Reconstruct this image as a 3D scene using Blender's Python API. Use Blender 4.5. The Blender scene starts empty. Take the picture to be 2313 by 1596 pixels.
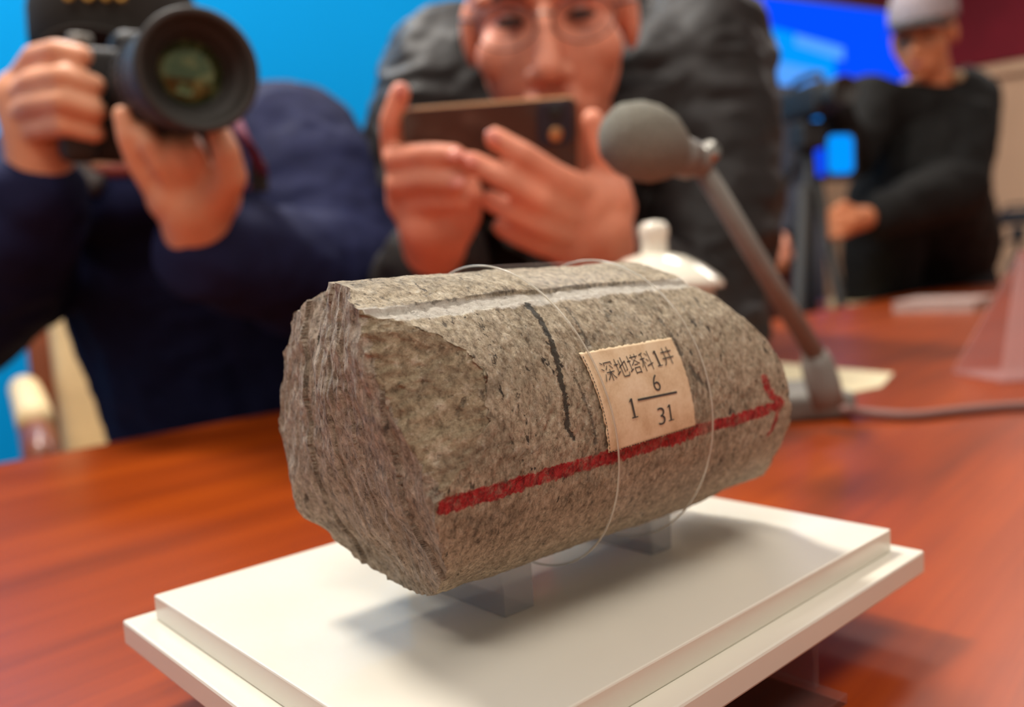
import bpy, bmesh, math, random
import numpy as np
from mathutils import Vector, Matrix

random.seed(4)
SC = bpy.context.scene
COL = SC.collection

# ------------------------------------------------------------------ camera
FPX, CX, CY = 1937.0, 1156.5, 798.0            # focal length in pixels of the 2313 x 1596 frame
ROLL, PITCH, CAMZ = math.radians(3.23), math.radians(5.42), 0.875
fw = np.array([0, math.cos(PITCH), -math.sin(PITCH)])
up0 = np.array([0, math.sin(PITCH), math.cos(PITCH)])
RT = math.cos(ROLL) * np.array([1., 0, 0]) - math.sin(ROLL) * up0
UP = math.cos(ROLL) * up0 + math.sin(ROLL) * np.array([1., 0, 0])
CP = np.array([0, 0, CAMZ])
cam = bpy.data.cameras.new('camera')
camo = bpy.data.objects.new('camera', cam)
COL.objects.link(camo)
camo.matrix_world = Matrix([[RT[i], UP[i], -fw[i], CP[i]] for i in range(3)] + [[0, 0, 0, 1]])
cam.sensor_width = 36
cam.lens = 36 * FPX / 2313
cam.clip_start = 0.01
cam.dof.use_dof = True
cam.dof.focus_distance = 0.198
cam.dof.aperture_fstop = 8.3
SC.camera = camo

# ------------------------------------------------------------------ world, lights, exposure
wd = bpy.data.worlds.new('world')
SC.world = wd
wd.use_nodes = True
wd.node_tree.nodes['Background'].inputs[0].default_value = (1.0, 0.93, 0.84, 1)
wd.node_tree.nodes['Background'].inputs[1].default_value = 0.44
SC.view_settings.view_transform = 'Standard'
SC.view_settings.look = 'None'
SC.view_settings.exposure = 0.14
SC.view_settings.gamma = 1.0


def area(name, loc, sx, sy, power, col=(1, 0.94, 0.86), target=None):
    l = bpy.data.lights.new(name, 'AREA')
    l.shape = 'RECTANGLE'
    l.size, l.size_y, l.energy, l.color = sx, sy, power, col
    o = bpy.data.objects.new(name, l)
    COL.objects.link(o)
    o.location = loc
    if target is not None:
        d = Vector(target) - Vector(loc)
        o.rotation_euler = d.to_track_quat('-Z', 'Y').to_euler()
    return o


area('ceiling_lamp', (-0.85, 0.95, 2.95), 0.5, 0.3, 62)
area('ceiling_lamp', (-1.2, 2.2, 2.95), 0.5, 0.3, 34)
area('ceiling_lamp', (0.9, 0.2, 2.95), 1.2, 0.6, 14)
area('ceiling_lamp', (-0.4, -1.2, 2.95), 1.2, 0.6, 34)
area('ceiling_lamp', (0.6, 2.6, 2.95), 1.2, 0.6, 30)
area('ceiling_lamp', (2.6, 3.6, 2.95), 1.2, 0.6, 36)


# ------------------------------------------------------------------ helpers
def ray(x, y):
    return fw + RT * (x - CX) / FPX - UP * (y - CY) / FPX


def P(x, y, Y):
    d = ray(x, y)
    return Vector(CP + d * (Y / d[1]))


def PZ(x, y, z):
    d = ray(x, y)
    return Vector(CP + d * ((z - CAMZ) / d[2]))


def link(o, parent=None):
    COL.objects.link(o)
    if parent is not None:
        o.parent = parent
        o.matrix_parent_inverse = parent.matrix_world.inverted()
    return o


def tag(o, label=None, cat=None, group=None, kind=None):
    if label: o['label'] = label
    if cat: o['category'] = cat
    if group: o['group'] = group
    if kind: o['kind'] = kind
    return o


def empty(name, loc, rz=0.0):
    o = bpy.data.objects.new(name, None)
    o.empty_display_size = 0.05
    o.location = loc
    o.rotation_euler = (0, 0, rz)
    o.matrix_world = Matrix.Translation(Vector(loc)) @ Matrix.Rotation(rz, 4, 'Z')
    COL.objects.link(o)
    return o


def mesh_obj(name, verts, faces, mat, parent=None, smooth=False):
    me = bpy.data.meshes.new(name)
    me.from_pydata([tuple(v) for v in verts], [], faces)
    me.update()
    if mat: me.materials.append(mat)
    if smooth: me.polygons.foreach_set('use_smooth', [True] * len(me.polygons))
    return link(bpy.data.objects.new(name, me), parent)


def bm_obj(name, bm, mat, parent=None, smooth=False):
    me = bpy.data.meshes.new(name)
    bmesh.ops.recalc_face_normals(bm, faces=bm.faces)
    bm.to_mesh(me)
    bm.free()
    if mat: me.materials.append(mat)
    if smooth: me.polygons.foreach_set('use_smooth', [True] * len(me.polygons))
    return link(bpy.data.objects.new(name, me), parent)


def frame(x, y=None, z=None):
    """rotation matrix (3x3) whose columns are orthonormalised axes x, then y."""
    x = Vector(x).normalized()
    y = Vector(y)
    y = (y - x * y.dot(x)).normalized()
    zz = x.cross(y)
    return Matrix((x, y, zz)).transposed()


def box_bm(size, M=None, bevel=0.0, seg=2, bm=None):
    b = bmesh.new()
    bmesh.ops.create_cube(b, size=1)
    bmesh.ops.scale(b, vec=size, verts=b.verts)
    if bevel > 0:
        bmesh.ops.bevel(b, geom=b.edges[:], offset=bevel, segments=seg, profile=0.5, affect='EDGES')
    if M is not None:
        bmesh.ops.transform(b, matrix=M, verts=b.verts)
    if bm is None:
        return b
    me = bpy.data.meshes.new('tmp')
    b.to_mesh(me); b.free()
    bm.from_mesh(me)
    bpy.data.meshes.remove(me)
    return bm


def MT(loc, rot3=None):
    m = Matrix.Translation(Vector(loc))
    return m @ rot3.to_4x4() if rot3 is not None else m


def lathe_bm(profile, M=None, n=48, bm=None):
    """profile of (radius, height) turned about local z."""
    bm = bm or bmesh.new()
    rings = []
    for r, h in profile:
        if r < 1e-6:
            rings.append([bm.verts.new((0, 0, h))])
        else:
            rings.append([bm.verts.new((r * math.cos(2 * math.pi * k / n), r * math.sin(2 * math.pi * k / n), h)) for k in range(n)])
    for a, b in zip(rings, rings[1:]):
        for k in range(n):
            k2 = (k + 1) % n
            if len(a) == 1 and len(b) > 1: bm.faces.new((a[0], b[k], b[k2]))
            elif len(b) == 1 and len(a) > 1: bm.faces.new((a[k], a[k2], b[0]))
            elif len(a) > 1: bm.faces.new((a[k], a[k2], b[k2], b[k]))
    if M is not None:
        vs = [v for r in rings for v in r]
        bmesh.ops.transform(bm, matrix=M, verts=vs)
    return bm


def tube_bm(pts, rad, n=12, bm=None, closed=False):
    bm = bm or bmesh.new()
    pts = [Vector(p) for p in pts]
    rs = rad if isinstance(rad, (list, tuple)) else [rad] * len(pts)
    rings = []
    up = Vector((0, 0, 1))
    prev = None
    m = len(pts)
    for i, p in enumerate(pts):
        if closed: t = (pts[(i + 1) % m] - pts[i - 1]).normalized()
        else: t = (pts[min(i + 1, m - 1)] - pts[max(i - 1, 0)]).normalized()
        if prev is None:
            a = t.cross(up)
            if a.length < 1e-3: a = t.cross(Vector((1, 0, 0)))
            a.normalize()
        else:
            a = (prev - t * prev.dot(t)).normalized()
        prev = a
        b = t.cross(a)
        rings.append([bm.verts.new(p + (a * math.cos(2 * math.pi * k / n) + b * math.sin(2 * math.pi * k / n)) * rs[i]) for k in range(n)])
    prs = list(zip(rings, rings[1:])) + ([(rings[-1], rings[0])] if closed else [])
    for r0, r1 in prs:
        for k in range(n):
            bm.faces.new((r0[k], r0[(k + 1) % n], r1[(k + 1) % n], r1[k]))
    if not closed:
        bm.faces.new(rings[0][::-1]); bm.faces.new(rings[-1])
    return bm


def catmull(pts, n=8):
    pts = [Vector(p) for p in pts]
    q = [pts[0] * 2 - pts[1]] + pts + [pts[-1] * 2 - pts[-2]]
    out = []
    for i in range(1, len(q) - 2):
        p0, p1, p2, p3 = q[i - 1:i + 3]
        for k in range(n):
            t = k / n
            out.append(0.5 * ((2 * p1) + (p2 - p0) * t + (2 * p0 - 5 * p1 + 4 * p2 - p3) * t * t + (3 * p1 - p0 - 3 * p2 + p3) * t ** 3))
    out.append(pts[-1])
    return out


# numpy value noise
def _hash(i, j, k):
    h = (i * 374761393 + j * 668265263 + k * 2147483647 + 1274126177) & 0xffffffff
    h = ((h ^ (h >> 13)) * 1274126177) & 0xffffffff
    h = h ^ (h >> 16)
    return (h & 0xffff) / 65535.0 * 2 - 1


def vnoise(p):
    p = np.asarray(p, float)
    i = np.floor(p).astype(np.int64)
    f = p - i
    f = f * f * (3 - 2 * f)
    r = 0
    for dx in (0, 1):
        for dy in (0, 1):
            for dz in (0, 1):
                w = (f[:, 0] if dx else 1 - f[:, 0]) * (f[:, 1] if dy else 1 - f[:, 1]) * (f[:, 2] if dz else 1 - f[:, 2])
                r = r + w * _hash(i[:, 0] + dx, i[:, 1] + dy, i[:, 2] + dz)
    return r


def fbm(p, octs=4, gain=0.5):
    p = np.asarray(p, float)
    a, r = 1.0, 0
    for o in range(octs):
        r = r + a * vnoise(p * 2 ** o + 17.3 * o)
        a *= gain
    return r


# ------------------------------------------------------------------ materials
def mat_new(name):
    m = bpy.data.materials.new(name)
    m.use_nodes = True
    return m, m.node_tree.nodes, m.node_tree.links, m.node_tree.nodes['Principled BSDF']


def lin(c):
    return tuple(((x / 255) / 12.92 if x / 255 <= 0.04045 else ((x / 255 + 0.055) / 1.055) ** 2.4) for x in c) + (1,)


def simple(name, rgb, rough=0.5, metal=0.0, vary=0.12, scale=40.0, bump=0.0, coat=0.0, sss=0.0, spec=0.5, trans=0.0, ior=1.45):
    m, N, L, b = mat_new(name)
    c = lin(rgb)
    if vary > 0:
        tc = N.new('ShaderNodeTexCoord')
        n = N.new('ShaderNodeTexNoise')
        n.inputs['Scale'].default_value = scale
        n.inputs['Detail'].default_value = 3
        L.new(tc.outputs['Object'], n.inputs['Vector'])
        r = N.new('ShaderNodeValToRGB')
        r.color_ramp.elements[0].position = 0.3
        r.color_ramp.elements[1].position = 0.7
        r.color_ramp.elements[0].color = tuple(x * (1 - vary) for x in c[:3]) + (1,)
        r.color_ramp.elements[1].color = tuple(min(1, x * (1 + vary)) for x in c[:3]) + (1,)
        L.new(n.outputs['Fac'], r.inputs['Fac'])
        L.new(r.outputs['Color'], b.inputs['Base Color'])
        if bump > 0:
            bp = N.new('ShaderNodeBump')
            bp.inputs['Strength'].default_value = bump
            bp.inputs['Distance'].default_value = 0.002
            L.new(n.outputs['Fac'], bp.inputs['Height'])
            L.new(bp.outputs['Normal'], b.inputs['Normal'])
    else:
        b.inputs['Base Color'].default_value = c
    b.inputs['Roughness'].default_value = rough
    b.inputs['Metallic'].default_value = metal
    b.inputs['Coat Weight'].default_value = coat
    b.inputs['Specular IOR Level'].default_value = spec
    b.inputs['Transmission Weight'].default_value = trans
    b.inputs['IOR'].default_value = ior
    if sss > 0:
        b.inputs['Subsurface Weight'].default_value = sss
        b.inputs['Subsurface Radius'].default_value = (0.012, 0.004, 0.002)
        b.inputs['Subsurface Scale'].default_value = 1.0
    return m


def emit(name, rgb, strength):
    m, N, L, b = mat_new(name)
    b.inputs['Base Color'].default_value = (0.001, 0.001, 0.001, 1)
    b.inputs['Specular IOR Level'].default_value = 0.0
    b.inputs['Emission Color'].default_value = lin(rgb)
    b.inputs['Emission Strength'].default_value = strength
    return m


def math_node(N, L, op, a, b=None, c=None, clamp=False):
    n = N.new('ShaderNodeMath')
    n.operation = op
    n.use_clamp = clamp
    for i, x in enumerate((a, b, c)):
        if x is None: continue
        if isinstance(x, (int, float)): n.inputs[i].default_value = x
        else: L.new(x, n.inputs[i])
    return n.outputs[0]


def vec_node(N, L, op, a, b=None):
    n = N.new('ShaderNodeVectorMath')
    n.operation = op
    for i, x in enumerate((a, b)):
        if x is None: continue
        if isinstance(x, (tuple, list)): n.inputs[i].default_value = x
        elif op == 'SCALE' and i == 1: L.new(x, n.inputs['Scale'])
        else: L.new(x, n.inputs[i])
    return n.outputs['Value'] if op in ('DOT_PRODUCT', 'LENGTH', 'DISTANCE') else n.outputs['Vector']


def mixc(N, L, f, a, b):
    n = N.new('ShaderNodeMix')
    n.data_type = 'RGBA'
    if isinstance(f, (int, float)): n.inputs[0].default_value = f
    else: L.new(f, n.inputs[0])
    for i, x in ((6, a), (7, b)):
        if isinstance(x, tuple): n.inputs[i].default_value = x
        else: L.new(x, n.inputs[i])
    return n.outputs[2]


def ramp(N, L, f, stops):
    r = N.new('ShaderNodeValToRGB')
    e = r.color_ramp.elements
    while len(e) < len(stops): e.new(0.5)
    for i, (p, c) in enumerate(stops):
        e[i].position = p
        e[i].color = c if isinstance(c, tuple) and len(c) == 4 else lin(c)
    L.new(f, r.inputs['Fac'])
    return r.outputs['Color']


def noise(N, L, vec, scale, detail=4, rough=0.55, dist=0.0):
    n = N.new('ShaderNodeTexNoise')
    n.inputs['Scale'].default_value = scale
    n.inputs['Detail'].default_value = detail
    n.inputs['Roughness'].default_value = rough
    n.inputs['Distortion'].default_value = dist
    L.new(vec, n.inputs['Vector'])
    return n.outputs['Fac']


def smooth_step(N, L, v, lo, hi):
    n = N.new('ShaderNodeMapRange')
    n.interpolation_type = 'SMOOTHSTEP'
    L.new(v, n.inputs['Value'])
    n.inputs['From Min'].default_value = lo
    n.inputs['From Max'].default_value = hi
    return n.outputs['Result']


def mat_table():
    m, N, L, b = mat_new('red_lacquered_wood')
    tc = N.new('ShaderNodeTexCoord')
    mp = N.new('ShaderNodeMapping')
    mp.inputs['Scale'].default_value = (1.2, 22, 8)
    L.new(tc.outputs['Object'], mp.inputs['Vector'])
    n1 = noise(N, L, mp.outputs['Vector'], 1.0, 5, 0.6, 0.6)
    mp2 = N.new('ShaderNodeMapping')
    mp2.inputs['Scale'].default_value = (6, 160, 30)
    L.new(tc.outputs['Object'], mp2.inputs['Vector'])
    n2 = noise(N, L, mp2.outputs['Vector'], 1.0, 3)
    f = math_node(N, L, 'ADD', math_node(N, L, 'MULTIPLY', n1, 0.75), math_node(N, L, 'MULTIPLY', n2, 0.25))
    c = ramp(N, L, f, [(0.3, (106, 37, 0)), (0.5, (142, 54, 0)), (0.7, (164, 68, 1))])
    L.new(c, b.inputs['Base Color'])
    b.inputs['Roughness'].default_value = 0.33
    b.inputs['Specular IOR Level'].default_value = 0.30
    b.inputs['Coat Weight'].default_value = 0.06
    b.inputs['Coat Roughness'].default_value = 0.2
    return m


M_TABLE = mat_table()
M_WHITE = simple('white_acrylic', (222, 216, 200), 0.22, vary=0.01, sss=0.0, coat=0.2)
M_SKIN = simple('skin', (226, 160, 122), 0.52, vary=0.10, scale=30, bump=0.05, sss=0.12)
M_SKIN_B = simple('skin_ruddy', (226, 148, 118), 0.55, vary=0.13, scale=24, bump=0.05, sss=0.12)
M_SKIN_C = simple('skin_tan', (214, 136, 92), 0.45, vary=0.08, scale=20)
M_NAIL = simple('nail', (222, 140, 122), 0.3, vary=0.05)
M_NAVY = simple('navy_fabric', (27, 31, 64), 0.85, vary=0.15, scale=60, bump=0.2, spec=0.25)
M_BLACK = simple('black_fabric', (34, 30, 28), 0.55, vary=0.2, scale=50, bump=0.2, spec=0.35)
M_BLACK2 = simple('black_wool', (24, 23, 21), 0.8, vary=0.2, scale=50, bump=0.2, spec=0.25)
M_DKNAVY = simple('dark_navy_coat', (26, 27, 40), 0.8, vary=0.15, scale=40)
M_CAP = simple('charcoal_cotton', (50, 46, 42), 0.85, vary=0.1, scale=200, bump=0.2, spec=0.25)
M_GREYCAP = simple('pale_grey_cotton', (170, 156, 156), 0.85, vary=0.2, scale=60, spec=0.25)
M_GOLD = simple('gold_thread', (222, 172, 84), 0.4, 0.5, vary=0.2, scale=300)
M_HAIR = simple('black_hair', (20, 17, 16), 0.5, vary=0.3, scale=150, bump=0.3)
M_CAMB = simple('black_camera_body', (30, 28, 27), 0.55, vary=0.15, scale=400, bump=0.15)
M_RUBBER = simple('black_rubber', (52, 49, 45), 0.6, vary=0.1, scale=200)
M_SILVER = simple('silver_metal', (170, 168, 160), 0.3, 0.9, vary=0.05)
M_MIC = simple('grey_plastic', (124, 120, 112), 0.5, vary=0.06, scale=80)
M_FOAM = simple('grey_foam', (126, 123, 112), 0.95, vary=0.25, scale=900, bump=0.6, spec=0.2)
M_CERAMIC = simple('white_porcelain', (240, 233, 214), 0.12, vary=0.02, coat=0.5)
M_PAPER2 = simple('cream_paper', (246, 232, 190), 0.7, vary=0.03)
M_CREAM = simple('cream_leather', (214, 186, 140), 0.5, vary=0.08, scale=20)
M_WOOD = simple('brown_wood', (122, 60, 28), 0.4, vary=0.25, scale=14, coat=0.2)
M_DKWOOD = simple('dark_red_wood', (74, 28, 24), 0.4, vary=0.2, scale=14, coat=0.2)
M_BLUE = simple('blue_backdrop_vinyl', (0, 144, 214), 0.7, vary=0.03, scale=1.0, spec=0.08)
M_MAROON = simple('maroon_cloth', (116, 16, 34), 0.85, vary=0.12, scale=4)
M_BEIGE = simple('beige_wall', (205, 168, 136), 0.7, vary=0.06, scale=3)
M_CREAMW = simple('cream_panel', (242, 222, 190), 0.6, vary=0.04, scale=3)
M_CEIL = simple('ceiling_white', (225, 220, 210), 0.8, vary=0.02)
M_FLOOR = simple('carpet', (120, 70, 52), 0.95, vary=0.25, scale=30, bump=0.3)
M_PHONE = simple('dark_bronze_phone', (74, 52, 44), 0.32, 0.25, vary=0.04, scale=60, coat=0.3)
M_PHONE_RIM = simple('gold_phone_rim', (190, 140, 96), 0.3, 0.8, vary=0.05)
M_STRAP = simple('purple_strap', (120, 52, 78), 0.6, vary=0.15, scale=200)
M_TROUSER = simple('dark_trouser_cloth', (32, 31, 34), 0.85, vary=0.15, scale=60)
M_SHOE = simple('black_shoe_leather', (22, 20, 19), 0.4, vary=0.1)
M_CABLE = simple('grey_cable', (128, 92, 84), 0.5, vary=0.05)
M_SCREEN = emit('lit_blue_screen', (0, 76, 255), 1.0)
M_SCREEN2 = emit('lit_light_blue', (0, 148, 255), 1.0)
M_SCREEN3 = emit('lit_pale_blue_text', (84, 160, 255), 1.0)
M_BEZEL = simple('dark_bezel', (36, 32, 44), 0.5, vary=0.05)
M_BOOK = simple('pale_booklet', (176, 150, 138), 0.5, vary=0.06)
M_EYE = simple('dark_eye', (38, 24, 20), 0.2, vary=0.05)
M_LIP = simple('lip', (168, 80, 70), 0.45, vary=0.05)
M_INK = simple('black_ink', (62, 58, 54), 0.7, vary=0.15, scale=900)


def clear(name, tint=(1, 1, 1), rough=0.02, ior=1.49):
    m, N, L, b = mat_new(name)
    b.inputs['Base Color'].default_value = tint + (1,)
    b.inputs['Transmission Weight'].default_value = 1.0
    b.inputs['Roughness'].default_value = rough
    b.inputs['IOR'].default_value = ior
    return m


def film_mat(name, a=0.012, tint=(1, 1, 1), rough=0.25, haze=0.0, edge=0.25, hazec=(0.8, 0.78, 0.74)):
    m, N, L, b = mat_new(name)
    out = N['Material Output']
    tr = N.new('ShaderNodeBsdfTransparent')
    gl = N.new('ShaderNodeBsdfGlossy')
    gl.inputs['Roughness'].default_value = rough
    tr.inputs[0].default_value = tint + (1,)
    mx = N.new('ShaderNodeMixShader')
    lw = N.new('ShaderNodeLayerWeight')
    lw.inputs['Blend'].default_value = 0.25
    f = math_node(N, L, 'ADD', math_node(N, L, 'MULTIPLY', math_node(N, L, 'POWER', lw.outputs['Facing'], 3.0), edge), a, clamp=True)
    L.new(f, mx.inputs[0])
    L.new(tr.outputs[0], mx.inputs[1])
    L.new(gl.outputs[0], mx.inputs[2])
    sh = mx.outputs[0]
    if haze > 0:
        df = N.new('ShaderNodeBsdfDiffuse'); df.inputs[0].default_value = hazec + (1,)
        m2 = N.new('ShaderNodeMixShader'); m2.inputs[0].default_value = haze
        L.new(sh, m2.inputs[1]); L.new(df.outputs[0], m2.inputs[2]); sh = m2.outputs[0]
    L.new(sh, out.inputs['Surface'])
    return m


M_FILM = film_mat('clear_film')
M_ACRYL2 = film_mat('clear_thin_acrylic', 0.05, (0.93, 0.90, 0.90), 0.08, 0.05, 0.45, (0.6, 0.5, 0.5))
M_ACRYL = film_mat('clear_acrylic', 0.05, (0.93, 0.92, 0.91), 0.08, 0.38, 0.3, (0.46, 0.44, 0.43))
M_FILM_EDGE = simple('film_edge', (235, 230, 215), 0.2, vary=0.02, trans=0.6)
M_SIGN = film_mat('clear_sign_pink_reflection', 0.07, (0.95, 0.86, 0.85), 0.15, 0.26, 0.35, (0.80, 0.50, 0.47))  # pink reflection on the clear acrylic is put into tint and haze colour

# ------------------------------------------------------------------ room shell
ED = Vector((0.656, 0.755, 0)).normalized()           # direction of the far table edge (and of the room)
EN = Vector((-ED.y, ED.x, 0))                         # away from the table
E0 = Vector((-0.232, 0.86, 0))
RZ = math.atan2(ED.y, ED.x)


def at_room(s, d, z=0.0):
    return E0 + ED * s + EN * d + Vector((0, 0, z))


def slab(name, s0, s1, d0, d1, z0, z1, mat, parent=None, bevel=0.0):
    """box in room coordinates"""
    c = at_room((s0 + s1) / 2, (d0 + d1) / 2, (z0 + z1) / 2)
    bm = box_bm((s1 - s0, d1 - d0, z1 - z0), None, bevel)
    me = bpy.data.meshes.new(name)
    bmesh.ops.recalc_face_normals(bm, faces=bm.faces)
    bm.to_mesh(me); bm.free()
    me.materials.append(mat)
    o = bpy.data.objects.new(name, me)
    o.matrix_world = Matrix.Translation(c) @ Matrix.Rotation(RZ, 4, 'Z')
    return link(o, parent)


S_END = 5.6
tag(slab('floor', -4, S_END + 0.1, -4, 2.6, -0.05, 0, M_FLOOR), kind='structure')
tag(slab('ceiling', -4, S_END + 0.1, -4, 2.6, 3.0, 3.05, M_CEIL), kind='structure')
tag(slab('wall_back', -4, S_END + 0.1, 2.5, 2.6, 0, 3.0, M_BEIGE), kind='structure')
we = tag(slab('wall_end', S_END, S_END + 0.1, -4, 2.5, 0, 3.0, M_BEIGE), kind='structure')
slab('cornice_rail', S_END - 0.05, S_END, -4, 2.5, 1.90, 1.97, M_BEIGE, we)
for d0 in (-1.42, -0.98, -0.54, -2.1):
    slab('cream_panel', S_END - 0.03, S_END, d0, d0 + 0.30, 0.25, 1.78, M_CREAMW, we, 0.01)
cur = tag(slab('wall_banner', S_END - 0.06, S_END - 0.02, -3.6, 2.0, 1.98, 2.95, M_MAROON),
          'deep maroon cloth banner across the upper end wall', 'banner')
bk = tag(slab('backdrop_panel', -3.5, 3.9, 1.75, 1.80, 0.0, 2.9, M_BLUE),
         'plain bright blue press conference backdrop panel behind the photographers', 'backdrop')

# ------------------------------------------------------------------ table
TZ = 0.75
tb = empty('conference_table', at_room(1.5, -0.8, 0), RZ)
tag(tb, 'long red lacquered wooden conference table', 'table')
slab('table_top', -2.2, 5.0, -1.65, 0.0, TZ - 0.05, TZ, M_TABLE, tb, 0.008)
slab('table_edge_skirt', -2.1, 4.9, -0.10, -0.06, TZ - 0.22, TZ - 0.05, M_TABLE, tb)
for s in (-1.6, 1.0, 3.6):
    slab('table_leg', s, s + 0.5, -1.25, -0.4, 0, TZ - 0.05, M_TABLE, tb)

# ------------------------------------------------------------------ display plinth
HP = 0.09
ZP = CAMZ - HP
PA = math.radians(42.45)
pu = Vector((math.cos(PA), math.sin(PA), 0))
pn = Vector((-pu.y, pu.x, 0))
LC = PZ(347, 1343, ZP)                                   # left corner of the upper slab
PL, PW = 0.1857, 0.1393
pc = LC + pu * PL / 2 - pn * PW / 2
pl = empty('display_plinth', (pc.x, pc.y, TZ), PA)
tag(pl, 'stepped white acrylic display plinth on clear feet under the rock core', 'plinth')


def plocal(size, loc, mat, name, bevel=0.0, parent=None):
    bm = box_bm(size, None, bevel, 2)
    o = bm_obj(name, bm, mat)
    o.matrix_world = Matrix.Translation(pc) @ Matrix.Rotation(PA, 4, 'Z') @ Matrix.Translation(Vector(loc) - Vector((0, 0, 0)))
    pr = parent or pl
    o.parent = pr
    o.matrix_parent_inverse = pr.matrix_world.inverted()
    return o


# pc has z = ZP (top of the upper slab)
plocal((PL, PW, 0.0075), (0, 0, -0.00375), M_WHITE, 'upper_slab', 0.0005)
plocal((PL + 0.0145, PW + 0.0155, 0.0075), (0, 0, -0.01125), M_WHITE, 'lower_slab', 0.0008)
hz = ZP - 0.015 - TZ
for sx in (-1, 1):
    plocal((0.003, 0.145, hz - 0.003), (sx * 0.0375, 0, -0.015 - (hz - 0.003) / 2), M_ACRYL2, 'clear_riser', 0.0004)
plocal((0.081, 0.160, 0.003), (0, 0, -0.015 - hz + 0.0015), M_ACRYL2, 'clear_base_sheet', 0.0004)

# ------------------------------------------------------------------ rock core
AXA = math.radians(40.46)
au = Vector((math.cos(AXA), math.sin(AXA), 0))
an = Vector((-au.y, au.x, 0))
RR, CV, CW = 0.04016, 0.18221, -0.03934
UMID = 0.16
ROT = Matrix.Rotation(AXA, 4, 'Z')
RO = an * CV + au * UMID + Vector((0, 0, CAMZ + CW))      # centre of the core on its axis
# local: x along the axis (u - UMID), y away from the viewer, z up; angle t = atan2(z, -y)

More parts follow.
